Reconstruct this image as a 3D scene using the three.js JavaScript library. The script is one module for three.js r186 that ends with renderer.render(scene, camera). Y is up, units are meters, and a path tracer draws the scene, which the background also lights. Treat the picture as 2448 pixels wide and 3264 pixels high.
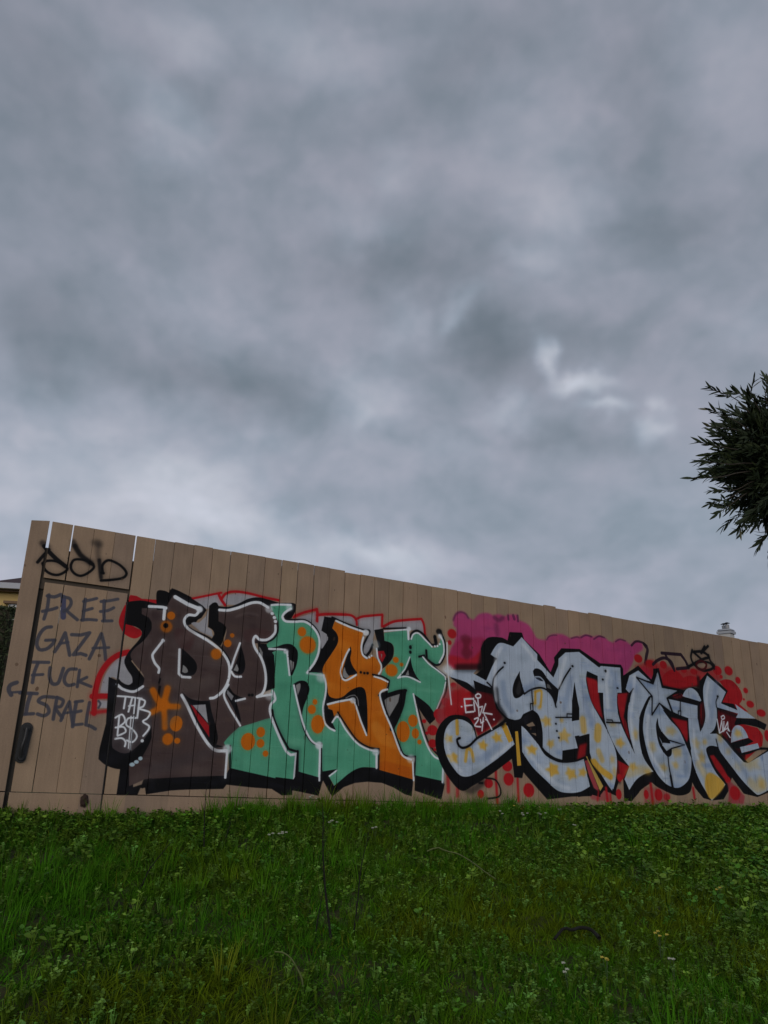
import * as THREE from 'three';
import { ImprovedNoise } from 'three/addons/math/ImprovedNoise.js';
import { mergeGeometries } from 'three/addons/utils/BufferGeometryUtils.js';

// ---------------------------------------------------------------- camera, sky, sun, exposure
const PITCH = 0.31134, ROLL = 0.02667, HEAD = 0.48811, SLOPE = -0.02152, FX = -1.7909, FZ = -5.3897, TOP = 3.0031;
const scene = new THREE.Scene();
const camera = new THREE.PerspectiveCamera(67.18, 0.75, 0.05, 3000);
camera.position.set(0, 1.5, 0);
camera.rotation.set(PITCH, 0, ROLL);
const renderer = new THREE.WebGLRenderer({ antialias: true });
renderer.toneMapping = THREE.LinearToneMapping;
renderer.toneMappingExposure = 1;
renderer.shadowMap.enabled = true;

let seed = 7;
const rnd = () => { seed = (seed + 0x6d2b79f5) | 0; let t = Math.imul(seed ^ (seed >>> 15), 1 | seed); t = (t + Math.imul(t ^ (t >>> 7), 61 | t)) ^ t; return ((t ^ (t >>> 14)) >>> 0) / 4294967296; };
const rr = (a, b) => a + (b - a) * rnd();
const IN = new ImprovedNoise();
const n3 = (x, y, z) => IN.noise(x, y, z);
const fbm = (x, y, z, o) => { let a = 0, k = 1, f = 1; for (let i = 0; i < o; i++) { a += k * n3(x * f, y * f, z * f); k *= 0.5; f *= 2.03; } return a; };
const lerp = (a, b, t) => a + (b - a) * t;
const sst = (a, b, x) => { const t = Math.min(1, Math.max(0, (x - a) / (b - a))); return t * t * (3 - 2 * t); };

// cloud masses: azimuth (0 = straight ahead, to the right), elevation, two radii in degrees, turn, strength, blueness
const CLOUDS = [
  [-19.2, 47.1, 1.98, 1.05, 30, 0.12, 0],
  [-21.0, 42.3, 2.62, 1.17, 40, 0.17, 0],
  [-9.1, 48.4, 3.53, 1.49, 5, 0.15, 0],
  [-31.2, 43.4, 4.08, 3.22, 0, -0.1, 0],
  [-28.6, 36.6, 5.43, 2.99, 0, -0.05, 0],
  [-17.9, 44.7, 1.78, 1.1, 0, -0.05, 0],
  [-2.3, 37.8, 2.19, 0.94, 20, 0.08, 0],
  [6.6, 48.3, 5.2, 1.64, -30, -0.08, 0],
  [22.9, 44.4, 1.99, 4.24, 0, -0.09, 0],
  [29.0, 45.0, 2.49, 3.11, 0, 0.08, 0],
  [10.8, 43.8, 2.59, 2.16, 0, 0.06, 0],
  [14.7, 38.3, 2.1, 2.55, -20, 0.17, 0],
  [11.0, 36.0, 1.4, 0.78, 30, 0.15, 0],
  [21.8, 36.0, 3.79, 1.31, 0, -0.1, 0],
  [1.4, 35.6, 5.12, 1.76, -10, -0.15, 0],
  [-0.2, 41.8, 1.05, 0.9, 40, 0.1, 0],
  [-12.6, 26.2, 7.87, 1.8, 5, -0.17, 0],
  [-9.2, 19.0, 6.08, 2.2, 15, -0.11, 0],
  [-27.7, 26.1, 1.59, 2.32, -20, -0.1, 0],
  [-25.6, 24.5, 1.34, 0.67, 0, -0.07, 0],
  [-25.4, 29.4, 4.7, 1.76, 0, -0.07, 0],
  [-1.6, 26.2, 2.2, 1.86, 0, 0.22, 0],
  [-1.5, 24.9, 0.51, 0.59, 0, 0.14, 0],
  [-15.9, 31.0, 3.46, 1.89, 0, 0.06, 0],
  [-9.5, 22.0, 2.19, 0.67, 0, 0.05, 0],
  [-14.4, 18.5, 3.62, 1.65, 0, 0.1, 0],
  [-9.9, 16.2, 7.07, 1.85, 15, 0.2, 0],
  [-21.7, 16.8, 14.01, 5.14, 0, 0.2, 0],
  [8.9, 30.0, 3.11, 2.13, 10, -0.2, 0],
  [6.0, 32.5, 1.54, 0.62, -45, 0.18, 0],
  [4.8, 31.3, 0.53, 0.53, 0, 0.12, 0],
  [1.2, 31.2, 0.99, 1.16, 0, 0.12, 0],
  [13.0, 28.9, 0.68, 1.29, -12, 0.5, 0],
  [15.6, 26.8, 1.85, 0.61, 8, 0.55, 0],
  [17.2, 25.0, 1.6, 0.42, 4, 0.34, 1],
  [9.9, 25.1, 1.33, 0.83, 0, 0.19, 0],
  [21.1, 25.0, 0.44, 0.62, 0, 0.25, 0],
  [20.6, 23.0, 0.91, 0.75, 0, 0.33, 0],
  [5.4, 23.2, 2.21, 1.02, 0, 0.08, 0],
  [13.6, 23.3, 4.28, 0.74, 5, -0.09, 0],
  [17.6, 29.6, 3.29, 1.41, 0, -0.08, 0],
  [10.7, 17.7, 6.38, 2.18, 0, -0.07, 1],
  [23.9, 16.9, 4.87, 3.35, 0, 0.02, 1],
  [0.6, 14.5, 3.77, 1.2, 10, 0.3, 0],
  [28.6, 29.0, 1.7, 1.28, 0, 0.09, 0]
];
function makeSky() {
  const w = 2048, h = 1024, data = new Float32Array(w * h * 4);
  for (let j = 0; j < h; j++) {
    const el = ((j + 0.5) / h - 0.5) * Math.PI, ce = Math.cos(el), y = Math.sin(el), eld = el * 180 / Math.PI;
    for (let i = 0; i < w; i++) {
      const ph = ((i + 0.5) / w - 0.5) * 2 * Math.PI, x = Math.cos(ph) * ce, z = Math.sin(ph) * ce, o = (j * w + i) * 4;
      let az = Math.atan2(x, -z) * 180 / Math.PI;
      let L = 1, blue = 0;
      if (eld > -4) {
        const wx = fbm(x * 5, y * 7, z * 5 + 3.1, 5) * 0.8 + fbm(x * 16, y * 18, z * 16 + 1.3, 5) * 1.1, wy = fbm(x * 5 + 9.2, y * 7, z * 5, 5) * 0.8 + fbm(x * 16 + 4, y * 18, z * 16, 5) * 1.1;
        const a2 = az + wx / Math.max(0.3, ce), e2 = eld + wy;
        if (Math.abs(az) < 60) for (const [ca, cel, ra, re, rot, amp, tint] of CLOUDS) {
          const near = amp > 0.29 ? 0.8 : 1, dx = (az + (a2 - az) * near - ca) * Math.cos(cel * Math.PI / 180), dy = eld + (e2 - eld) * near - cel, c = Math.cos(rot * Math.PI / 180), s = -Math.sin(rot * Math.PI / 180), sc = amp > 0.29 ? 1.0 : 1.4;
          const u = (dx * c + dy * s) / (ra * sc), v = (-dx * s + dy * c) / (re * sc), g = u * u + v * v;
          if (g < 7) { const k = Math.exp(-g); L += amp * (amp > 0.29 ? 1.4 : amp < 0 ? 1.75 : 1.5) * k; blue += k * (tint * 0.45 + (amp < 0 ? -amp * 3 : 0)); }
        }
        const far = sst(38, 62, Math.abs(az)) + sst(58, 75, eld), q1 = fbm(x * 3 + 1, y * 4, z * 3, 4) * 0.22, q2 = fbm(x * 3, y * 4 + 8, z * 3, 4) * 0.22;
        const f1 = fbm(x * 3.2 + q1, y * 4.6 + q2, z * 3.2 + 4, 5), f3 = fbm((x + q1 * 0.3) * 9 + 2, (y + q2 * 0.3) * 13, z * 9, 6), f4 = fbm((x + q2 * 0.1) * 26, y * 34 + 6, z * 26, 4);
        const f5 = fbm((x + q1 * 0.05) * 60, (y + q2 * 0.05) * 75, z * 60 + 2, 3);
        const puff = Math.max(-0.6, Math.min(0.6, 1.25 * f3)) + 0.5 * f4 + 0.16 * f5;
        L *= 1 + 0.08 * f1 + 0.125 * puff + Math.min(1, far) * 0.22 * f1;
        blue -= 0.55 * puff + 0.3 * f1;
      }
      const base = 0.303 * (1 + 0.6 * Math.exp(-Math.max(0, eld) / 10) - 0.08 * sst(20, 50, eld));
      L = Math.max(0.4, L) * base;
      const ground = eld < -1 ? 0.35 : 1, wh = sst(1.0, 1.6, L / base) * 0.5;
      data[o] = L * ground * lerp(0.915 - 0.09 * Math.max(-0.6, Math.min(1, blue)), 1.0, wh); data[o + 1] = L * ground * lerp(1.015, 1.03, wh); data[o + 2] = L * ground * lerp(1.235, 1.12, wh); data[o + 3] = 1;
    }
  }
  const t = new THREE.DataTexture(data, w, h, THREE.RGBAFormat, THREE.FloatType);
  t.mapping = THREE.EquirectangularReflectionMapping; t.magFilter = THREE.LinearFilter; t.needsUpdate = true;
  return t;
}
scene.background = makeSky();
scene.environment = scene.background;

const sun = new THREE.DirectionalLight(0xfff3e2, 1.05);          // sun behind the cloud, low behind the photographer
sun.position.set(-3, 9, 16);
sun.target.position.set(0.5, 1, -6);
sun.castShadow = true;
sun.shadow.radius = 75;
sun.shadow.mapSize.set(2048, 2048);
Object.assign(sun.shadow.camera, { left: -16, right: 16, top: 12, bottom: -12, near: 0.5, far: 60 });
scene.add(sun, sun.target);

// ---------------------------------------------------------------- helpers
const taken = new Map();
function numbered(name) { const k = taken.get(name) || 0; taken.set(name, k + 1); return k ? name + '_' + String(k).padStart(3, '0') : name; }
function shade(o) { o.castShadow = o.receiveShadow = true; return o; }
function thing(name, label, category, p = [0, 0, 0], group) {
  const o = new THREE.Group(); o.name = numbered(name); o.position.set(...p); o.userData = { label, category };
  if (group) o.userData.group = group;
  scene.add(o); return o;
}
function part(name, geo, mat, parent) { const m = shade(new THREE.Mesh(geo, mat)); m.name = name; parent.add(m); return m; }
function stuff(name, label, category, mesh) { mesh.name = numbered(name); mesh.userData = { label, category, kind: 'stuff' }; shade(mesh); scene.add(mesh); return mesh; }
const V = (a, b, c) => new THREE.Vector3(a, b, c);
function mat(r, g, b, rough = 0.8, extra = {}) { const m = new THREE.MeshStandardMaterial({ roughness: rough, ...extra }); m.color.setRGB(r, g, b); return m; }
function box(w, h, d, x = 0, y = 0, z = 0) { const g = new THREE.BoxGeometry(w, h, d); g.translate(x, y, z); return g; }
function tube(pts, r0, r1, sides = 5, seg = 0) {                 // tapered tube through points
  const curve = new THREE.CatmullRomCurve3(pts.map((p) => (p.isVector3 ? p : V(...p)))), n = seg || Math.max(4, pts.length * 3);
  const g = new THREE.TubeGeometry(curve, n, 1, sides, false), P = g.attributes.position;
  for (let i = 0; i <= n; i++) {
    const c = curve.getPointAt(i / n), r = lerp(r0, r1, i / n);
    for (let j = 0; j <= sides; j++) { const k = i * (sides + 1) + j; P.setXYZ(k, c.x + (P.getX(k) - c.x) * r, c.y + (P.getY(k) - c.y) * r, c.z + (P.getZ(k) - c.z) * r); }
  }
  return g;
}
function quads(rows) {                                           // a strip of cross rows (each a list of points) as one surface
  const pos = [], idx = [], m = rows[0].length;
  rows.forEach((r) => r.forEach((p) => pos.push(...p)));
  for (let i = 0; i + 1 < rows.length; i++) for (let j = 0; j + 1 < m; j++) { const a = i * m + j; idx.push(a, a + 1, a + m, a + 1, a + m + 1, a + m); }
  const g = new THREE.BufferGeometry();
  g.setAttribute('position', new THREE.Float32BufferAttribute(pos, 3)); g.setIndex(idx); g.computeVertexNormals();
  return g;
}
function canvasOf(w, h) { const c = document.createElement('canvas'); c.width = w; c.height = h; return c; }

// ---------------------------------------------------------------- ground
const DX = Math.cos(HEAD), DZ = -Math.sin(HEAD), NX = Math.sin(HEAD), NZ = Math.cos(HEAD);
const alongOf = (x, z) => (x - FX) * DX + (z - FZ) * DZ, outOf = (x, z) => (x - FX) * NX + (z - FZ) * NZ;
function groundY(x, z) {
  const s = Math.min(14, Math.max(-4, alongOf(x, z))), q = outOf(x, z);
  const near = Math.exp(-(x * x + z * z) / 900);
  return TOP - 1.9 + SLOPE * s + 0.016 * Math.max(s, 0) - 0.2 * Math.min(12, Math.max(0, q)) + near * (0.05 * n3(x * 0.9, 2.2, z * 0.9) + 0.025 * n3(x * 2.7, 5.2, z * 2.7)) * sst(0.05, 0.8, Math.abs(q)) + 0.05 * sst(0.4, 1.4, s) * sst(4.5, 2.5, s) * sst(0.9, 0.1, Math.abs(q));
}
{
  const N = 220, pos = [], uv = [], idx = [], grow = (t) => Math.sinh(t * 6.2) / Math.sinh(6.2) * 900;
  for (let j = 0; j <= N; j++) for (let i = 0; i <= N; i++) {
    const x = grow(i / N * 2 - 1) + 1.5, z = grow(j / N * 2 - 1) - 4;
    pos.push(x, groundY(x, z), z); uv.push(x, z);
  }
  for (let j = 0; j < N; j++) for (let i = 0; i < N; i++) { const a = j * (N + 1) + i; idx.push(a, a + N + 1, a + 1, a + 1, a + N + 1, a + N + 2); }
  const g = new THREE.BufferGeometry();
  g.setAttribute('position', new THREE.Float32BufferAttribute(pos, 3)); g.setAttribute('uv', new THREE.Float32BufferAttribute(uv, 2)); g.setIndex(idx); g.computeVertexNormals();
  const c = canvasOf(512, 512), x = c.getContext('2d'), im = x.createImageData(512, 512);
  for (let j = 0; j < 512; j++) for (let i = 0; i < 512; i++) {
    const a = i / 512 * Math.PI * 2, b = j / 512 * Math.PI * 2, k = fbm(Math.cos(a) * 3 + 8, Math.sin(a) * 3 + Math.cos(b) * 3, Math.sin(b) * 3, 5), o = (j * 512 + i) * 4, f = rnd() * 14;
    im.data[o] = 44 + k * 20 + f; im.data[o + 1] = 46 + k * 16 + f; im.data[o + 2] = 16 + k * 8 + f * 0.5; im.data[o + 3] = 255;
  }
  x.putImageData(im, 0, 0);
  const t = new THREE.CanvasTexture(c); t.colorSpace = THREE.SRGBColorSpace; t.wrapS = t.wrapT = THREE.RepeatWrapping; t.repeat.set(0.7, 0.7);
  const m = shade(new THREE.Mesh(g, new THREE.MeshStandardMaterial({ map: t, roughness: 1 })));
  m.name = 'ground'; m.userData = { kind: 'structure', label: 'grassy earth bank rising to the foot of the fence' }; scene.add(m);
}

// ---------------------------------------------------------------- what is sprayed on the fence
// each line: kind colour opacity softness width | points, all in millimetres on the face of the boards (along, up from the top edge); ! marks a corner
const PAINT = `
# scrawl on the gate
S black .55 13 41|-610 -163,-580 -178
S black .95 2 28|-596 -182,-561 -215,-504 -260,-439 -300
S black .95 2 21|-563 -200,-596 -255,-620 -299
S black 1 2 17|-589 -301,-560 -279,-502 -275,-432 -306,-437 -334,-480 -365,-530 -364,-569 -340,-589 -301
S black .55 12 35|-418 -117,-400 -146
S black .85 7 33|-402 -147,-355 -205,-282 -249
S black 1 2 17|-409 -282,-395 -247,-350 -235,-288 -245,-258 -276,-291 -322,-334 -349,-373 -342,-402 -314,-409 -282
S black 1 2 23|-292 -246,-267 -257
S black .45 18 43|-278 -102,-253 -95,-242 -108
S black .4 18 33|-251 -110,-246 -161,-234 -221
S black .8 6 25|-229 -220,-216 -279,-201 -343
S black 1 2 18|-194 -306,-203 -251,-168 -211,-102 -225,-49 -261,-34 -292,-61 -324,-135 -348,-199 -362
S black 1 2 19|-203 -306,-189 -308
# grey words on the gate
S slate .88 2 22|-517 -509,-514 -591,-524 -674
S slate .88 2 24|-525 -517,-480 -517,-444 -496
S slate .88 2 22|-540 -624,-486 -604,-455 -588
S slateblue .88 2 35|-424 -513,-416 -578,-406 -646
S slate .88 2 22|-432 -510,-385 -515,-370 -547,-384 -585,-409 -606
S slate .88 2 22|-393 -599,-351 -628,-315 -652
S slate .88 2 23|-283 -506,-282 -584,-279 -650
S slate .88 2 21|-292 -522,-248 -506,-210 -490
S slate .88 2 21|-285 -588,-230 -563
S slate .88 2 21|-288 -651,-239 -641,-192 -639
S slate .88 2 23|-159 -498,-151 -572,-141 -635
S slate .88 2 21|-179 -508,-121 -493,-69 -475
S slate .88 2 21|-174 -577,-126 -564,-89 -539
S slate .88 2 21|-152 -640,-89 -631
S slate .88 2 23|-471 -720,-507 -732,-536 -780,-543 -841,-520 -876,-478 -867,-446 -831,-437 -806
L slate .88 2 20|-493 -812,-436 -803
L slate .88 2 23|-427 -880,-402 -826,-379 -749,-357 -811,-330 -893
L slate .88 2 18|-404 -824,-352 -809
L slate .88 2 23|-337 -756,-279 -752,-224 -730,-266 -810,-307 -887,-262 -875,-227 -883
L slate .88 2 23|-203 -904,-177 -822,-147 -727,-119 -799,-96 -900
L slate .88 2 18|-190 -831,-86 -815
S slate .88 2 22|-517 -964,-530 -1025,-531 -1091
L slate .88 2 21|-549 -961,-452 -953
L slate .88 2 19|-539 -1044,-477 -1034
S slate .88 2 23|-438 -987,-434 -1043,-410 -1087,-376 -1080,-364 -1028,-357 -983
S slate .88 2 22|-276 -980,-318 -986,-339 -1025,-338 -1067,-312 -1090,-276 -1080
S slate .88 2 20|-254 -985,-254 -1094
L slate .88 2 20|-202 -1027,-252 -1059,-167 -1085
S slate .88 2 26|-624 -1099,-658 -1118,-663 -1150,-644 -1179
L slate .88 2 15|-642 -1163,-576 -1152
L slate .88 2 22|-596 -1162,-493 -1158
L slate .88 2 25|-530 -1161,-540 -1224,-541 -1287
L slate .88 2 21|-571 -1295,-495 -1285
S slate .88 2 22|-389 -1173,-453 -1176,-477 -1206,-424 -1229,-405 -1268,-430 -1293,-471 -1285
L slate .88 2 22|-369 -1173,-371 -1248,-372 -1311
S slate .88 2 21|-371 -1172,-329 -1188,-337 -1227,-368 -1240,-318 -1298
L slate .88 2 21|-324 -1316,-309 -1252,-289 -1194,-250 -1330
L slate .88 2 17|-313 -1269,-262 -1258
L slate .88 2 24|-246 -1193,-249 -1275,-247 -1349
L slate .88 2 20|-253 -1192,-208 -1183
L slate .88 2 20|-248 -1259,-208 -1247
L slate .88 2 19|-248 -1340,-189 -1330
L slate .88 2 22|-162 -1189,-166 -1269,-166 -1333,-134 -1340,-103 -1356
# white clouds and red edges
F cloud 1 2 0|49 -852!,-18 -885,-66 -952,-95 -1031,-104 -1121!,-49 -1121!,-49 -1017,-1 -1023,69 -1055,104 -1023,67 -959!,32 -904,49 -852!
P cloud 1 2 0|-112 -1169,-48 -1168,-46 -1217,-105 -1219
S red 1 2 38|47 -832,-17 -859,-76 -915,-118 -1000,-133 -1082,-136 -1143
L red 1 2 35|-151 -1148,-47 -1138
L red .95 2 33|-136 -1138,-124 -1257
L red .8 7 24|-141 -1254,-34 -1234
S slate .88 2 14|-107 -1175,-92 -1192,-101 -1219
F red 1 2 0|-16 -509,-39 -587,-39 -647,7 -711,78 -734,123 -702,109 -669!,48 -646,7 -616,-8 -513
P red 1 2 0|-14 -503,12 -434,56 -435,93 -450,208 -442,207 -484,99 -503
# black mass left
F black 1 2 0|-11 -488!,95 -463,208 -473!,197 -376!,235 -371,282 -380!,296 -344!,349 -357,544 -429,555 -473!,495 -570!,357 -639!,170 -762!,73 -890!,211 -1033!,167 -1065!,102 -1085,44 -1076,-3 -1042!,-3 -1006!,29 -1039,74 -1054,100 -1035!,91 -995,51 -946,28 -895,47 -834,112 -733,121 -682,78 -653,9 -643!
F black 1 2 0|-61 -1011!,-10 -1028!,24 -1068!,302 -1054!,303 -1189,285 -1333,258 -1428,220 -1508,171 -1577,100 -1601,40 -1596,-12 -1577,-57 -1545!,-59 -1481,-39 -1316!
P black 1 2 0|89 -1600,161 -1570,188 -1713,242 -1693,251 -1653,772 -1616,779 -1694,436 -1727,305 -1750,268 -1756,266 -1720,235 -1716,220 -1762,86 -1765
F tan 1 2 0|226 -1760!,244 -1724,265 -1713!,278 -1761!
# brown letter left
F brown 1 2 0|101 -516!,259 -497!,263 -486,304 -387!,330 -394!,511 -463!,510 -506,438 -525,411 -570,437 -619,526 -670,638 -730,706 -774!,784 -1616!,378 -1639,257 -1661!,205 -1687!,160 -1707!,143 -1575!,220 -1511!,261 -1418,293 -1313,302 -1179,294 -1054!,167 -1065!,177 -1007,154 -960,90 -898,64 -852,86 -801,142 -740,181 -670,188 -624,158 -577!,106 -558!
F darkbrown 1 2 0|-1 -1056!,45 -1087,113 -1099,176 -1065!,291 -1057!,288 -1171,260 -1325,209 -1421,142 -1489,83 -1499,24 -1472!,15 -1441
F maroonbrown .5 12 0|320 -674,364 -607,457 -606,490 -726,465 -790,352 -782
S darkbrown .8 2 10|292 -1055,298 -1170,280 -1333
F black 1 2 0|291 -710!,260 -772,239 -829,249 -862,282 -918!,302 -951!,297 -828
F cloud .55 2 0|244 -783,240 -824,249 -848,255 -812
F black 1 2 0|403 -761!,445 -792,512 -836,538 -893,523 -947,473 -962,434 -955!
F cloudgrey 1 2 0|431 -879!,456 -896,479 -924,469 -942,435 -941!
D black 1 2 0|282 -623 20 20
D black 1 2 0|286 -666 17 17
D black 1 2 0|291 -986 13 13
D black 1 2 0|289 -1021 12 12
S black 1 2 14|297 -1044,300 -1141,288 -1295,257 -1418,220 -1508
# Z2 clouds
P cloud 1 2 0|438 -407,565 -362,660 -334,702 -411,583 -441,566 -515,519 -568,443 -568,534 -632,633 -662,618 -612,586 -593,580 -466
P cloud 1 2 0|702 -411,679 -375,705 -335,797 -308,920 -312,1066 -331,882 -357,805 -397
P cloud 1 2 0|1280 -435,1445 -366,1460 -400,1697 -364,1700 -421,1608 -401,1513 -403,1506 -485,1559 -530,1562 -590,1525 -624,1506 -676,1496 -597,1475 -519,1396 -469,1297 -456
S red 1 2 16|437 -404,565 -359,664 -324
S red 1 2 21|646 -339,669 -377,702 -413
S red 1 2 19|669 -372,699 -326,757 -302,857 -297,992 -310,1123 -317
L red 1 2 18|1263 -420,1347 -382,1450 -342,1461 -389,1458 -441
S red 1 2 18|1451 -391,1534 -370,1703 -358
F red .7 3 0|1504 -636,1524 -614,1528 -639,1511 -671
# Z2 black
F black 1 2 0|192 -387,245 -370,279 -384!,285 -355!,355 -359,524 -435,566 -468!,534 -529!,437 -597!,617 -697!,710 -761!,765 -839!,783 -874!,690 -856!,398 -583!,207 -515!
F black 1 2 0|582 -437!,609 -409,637 -405,655 -432!,665 -540!,709 -544,727 -580,718 -638,704 -696!,696 -716!,651 -702!,625 -677,640 -638,623 -607,590 -592!
F black 1 2 0|640 -427!,728 -422,804 -387,881 -339,961 -318,1045 -324,1130 -338!,1235 -323!,1266 -332,1265 -375,1238 -443!,1191 -456,1168 -432!,1132 -511!,1141 -569!,1070 -655!,958 -668!,876 -524!,652 -456!
P black 1 2 0|979 -666,1050 -662,1144 -686,1198 -709,1141 -782,1140 -982,1066 -1016,1072 -959,1054 -848,996 -759
P black 1 2 0|336 -1640,816 -1615,844 -1558,1333 -1641,1364 -1573,1542 -1621,1577 -1593,1541 -1729,1329 -1701,1329 -1734,1249 -1738,1167 -1696,1012 -1690,827 -1677,806 -1706,346 -1727
P black 1 2 0|1513 -393,1613 -392,1584 -476,1642 -520,1639 -581,1568 -699,1523 -793,1537 -850,1407 -843,1477 -748,1504 -646,1561 -580,1541 -517,1490 -487
# Z2 mint then brown
F mint 1 2 0|1058 -367!,1231 -339!,1241 -373!,1177 -406,1163 -443,1192 -469,1266 -465,1351 -454,1430 -490,1483 -569,1486 -668,1456 -755,1412 -838!,1482 -836,1537 -850,1563 -916,1555 -985,1543 -1063,1555 -1148,1584 -1212,1656 -1260!,1627 -1219!,1667 -1150!,1754 -1240!,1767 -1549!,1665 -1655!,1617 -1591!,1565 -1566!,1547 -1623!,1359 -1575!,1341 -1647!,859 -1568,835 -1560!,820 -1447!,759 -1397!,841 -1251!,990 -1187!,1130 -1196!,1093 -1107!,1115 -993!,1140 -982!,1122 -784,1087 -745!,1050 -667!,1125 -571,1124 -483,1078 -419
F brown 1 2 0|171 -520!,260 -508!,312 -389!,332 -400!,513 -465!,493 -506,434 -523,411 -572,453 -623,597 -690,689 -745!,721 -676!,727 -580,665 -540!,657 -455!,730 -451,807 -421,904 -369,975 -359,1049 -383,1100 -436,1125 -492,1120 -572,1068 -631,976 -637,956 -663,977 -714,1028 -784,1060 -867,1067 -960,1051 -1017,1019 -1052!,1098 -1027!,1120 -1058,1109 -1115,1118 -1160,1142 -1195!,1082 -1213!,976 -1252!,882 -1284!,820 -1346,782 -1396!,807 -1430!,821 -1617!,598 -1631!,303 -1655!
S mint .6 20 57|1114 -1243,980 -1296,886 -1338,825 -1403
S brown .55 20 48|1119 -1178,993 -1214,880 -1258,809 -1324
S brownlight .5 13 14|793 -491,870 -452,962 -454
F maroonbrown .5 11 0|349 -645,402 -625,478 -639,495 -711,456 -779,367 -725
F maroonbrown .4 13 0|871 -582,1031 -553,1086 -595,1009 -662,887 -657
# Z2 inner shapes
P cloudgrey .9 2 0|990 -688,1025 -713,1030 -779,1007 -748
P cloudgrey .8 2 0|1042 -797,1058 -800,1053 -839
P black 1 2 0|1025 -670,1072 -694,1117 -742,1137 -982,1066 -1009,1070 -932,1052 -829,1026 -775
F black 1 2 0|978 -661!,1072 -692!,1133 -675,1194 -649,1251 -645,1295 -674,1310 -717,1303 -795,1274 -877!,1256 -877!,1234 -783,1219 -712,1135 -701!,1066 -742!,1024 -728!
F cloudgrey 1 2 0|1243 -762!,1281 -776!,1280 -817,1265 -858!
F black 1 2 0|1285 -943!,1337 -912,1392 -915,1421 -960,1410 -1026,1381 -1104,1370 -1184!,1336 -1088,1312 -1005
F cloudgrey 1 2 0|1308 -948!,1341 -931,1345 -969,1326 -1025!
F black 1 2 0|845 -685!,879 -771,895 -845,878 -901,830 -907,798 -882!,830 -795
F cloudgrey 1 2 0|828 -833!,846 -868!,840 -889,808 -883!
F black 1 2 0|413 -766!,458 -797,518 -846,537 -894,519 -941,465 -957,427 -945!
F cloudgrey 1 2 0|434 -881!,459 -897,475 -922,458 -937,433 -931!
F black 1 2 0|444 -1063!,499 -1106,574 -1121,652 -1113!,674 -1192,713 -1286,735 -1364,728 -1412!,782 -1422!,707 -1439!,665 -1389,581 -1277,509 -1160
P cloud 1 2 0|531 -1154,624 -1142,656 -1272,582 -1198
P red .9 2 0|515 -1150,541 -1162,583 -1211,662 -1281,674 -1366,588 -1264
F black 1 2 0|779 -993!,822 -1045,878 -1070,914 -1074!,913 -1086,849 -1109!,871 -1160,900 -1248!,878 -1236!,821 -1136,760 -1051!
P cloud .8 2 0|774 -1027,826 -1068,813 -1101,773 -1054
D black 1 2 0|943 -1051 11 10
D black 1 2 0|967 -1049 11 10
# Z2 outlines
S black 1 2 13|420 -571,448 -614,605 -670,707 -738,775 -820,790 -883
S black 1 2 16|1186 -457,1265 -453,1356 -445,1441 -491,1496 -577,1499 -667,1467 -764,1415 -837
F black 1 2 0|1173 -432!,1208 -404,1255 -386!,1263 -334!,1271 -374,1238 -440!,1196 -456
S black 1 2 17|1132 -1145,1146 -1199,1204 -1305,1282 -1415!,1355 -1431!,1361 -1573
S black 1 2 13|831 -1415,842 -1563
S black 1 2 14|1311 -996,1358 -1162,1408 -1289,1480 -1363,1554 -1364
S black 1 2 12|1129 -482,1131 -570,1078 -637,987 -643
S black 1 2 12|1575 -837,1574 -935,1554 -1062,1570 -1156,1600 -1221,1650 -1255
F black 1 2 0|1568 -1013!,1725 -983!,1728 -1039!,1586 -1060!,1584 -1127!,1622 -1116!,1650 -1141!,1631 -1190!,1645 -1246!,1595 -1221,1559 -1148
# Z2 highlights
S white 1 2 21|150 -497,240 -490,272 -493
L white 1 2 22|261 -499,263 -574
L white 1 2 28|327 -404,421 -444,508 -466
D white .95 6 0|513 -470 25 24
S white 1 2 20|506 -494,485 -518,434 -523,410 -571,449 -624,597 -690,691 -746,755 -814,778 -875,776 -958,744 -1034,688 -1088,654 -1097
L white 1 2 18|398 -776,411 -946,438 -966,495 -964
S white 1 2 21|662 -455,730 -448,807 -418,904 -369,975 -359,1041 -385
D white .6 9 0|1050 -398 31 29
D white 1 2 0|1078 -427 14 13
D white 1 2 0|1098 -456 14 13
D white 1 2 0|1109 -485 14 13
S white 1 2 20|1111 -516,1110 -573,1057 -628,991 -637,959 -615,942 -650,962 -706,1018 -776,1055 -867,1065 -960,1047 -1027,1005 -1058
L white 1 2 16|841 -681,809 -788,788 -874
S white 1 2 16|789 -892,823 -926,870 -924
L white 1 2 17|1007 -1058,1118 -1032
D white .5 12 0|1104 -1041 38 35
S white 1 2 19|1126 -1006,1149 -1065,1116 -1109,1118 -1169,1178 -1293,1258 -1425,1300 -1455!,1348 -1446!
L white 1 2 19|1343 -1446,1338 -1646
S white 1 2 16|779 -990,752 -1060,792 -1138,857 -1223,892 -1270
L white 1 2 16|846 -1100,913 -1079
S white 1 2 21|447 -1092,495 -1161,572 -1286,662 -1403,727 -1451,806 -1449
D white .7 9 0|812 -1438 34 31
L white 1 2 17|812 -1464,814 -1630
S white 1 2 17|1068 -363,1131 -350,1225 -340
S white 1 2 19|1227 -370,1182 -406,1163 -443,1192 -472,1266 -467,1351 -456,1428 -495,1480 -569,1484 -668,1456 -755,1397 -844
D white .55 11 0|1216 -361 30 28
D white .35 15 0|1517 -872 43 39
S white .9 2 11|1550 -888,1560 -965,1543 -1063
S white 1 2 15|1073 -698,1155 -692,1202 -691
D white .8 6 0|1210 -703 21 19
L white 1 2 15|1219 -707,1251 -877
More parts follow.
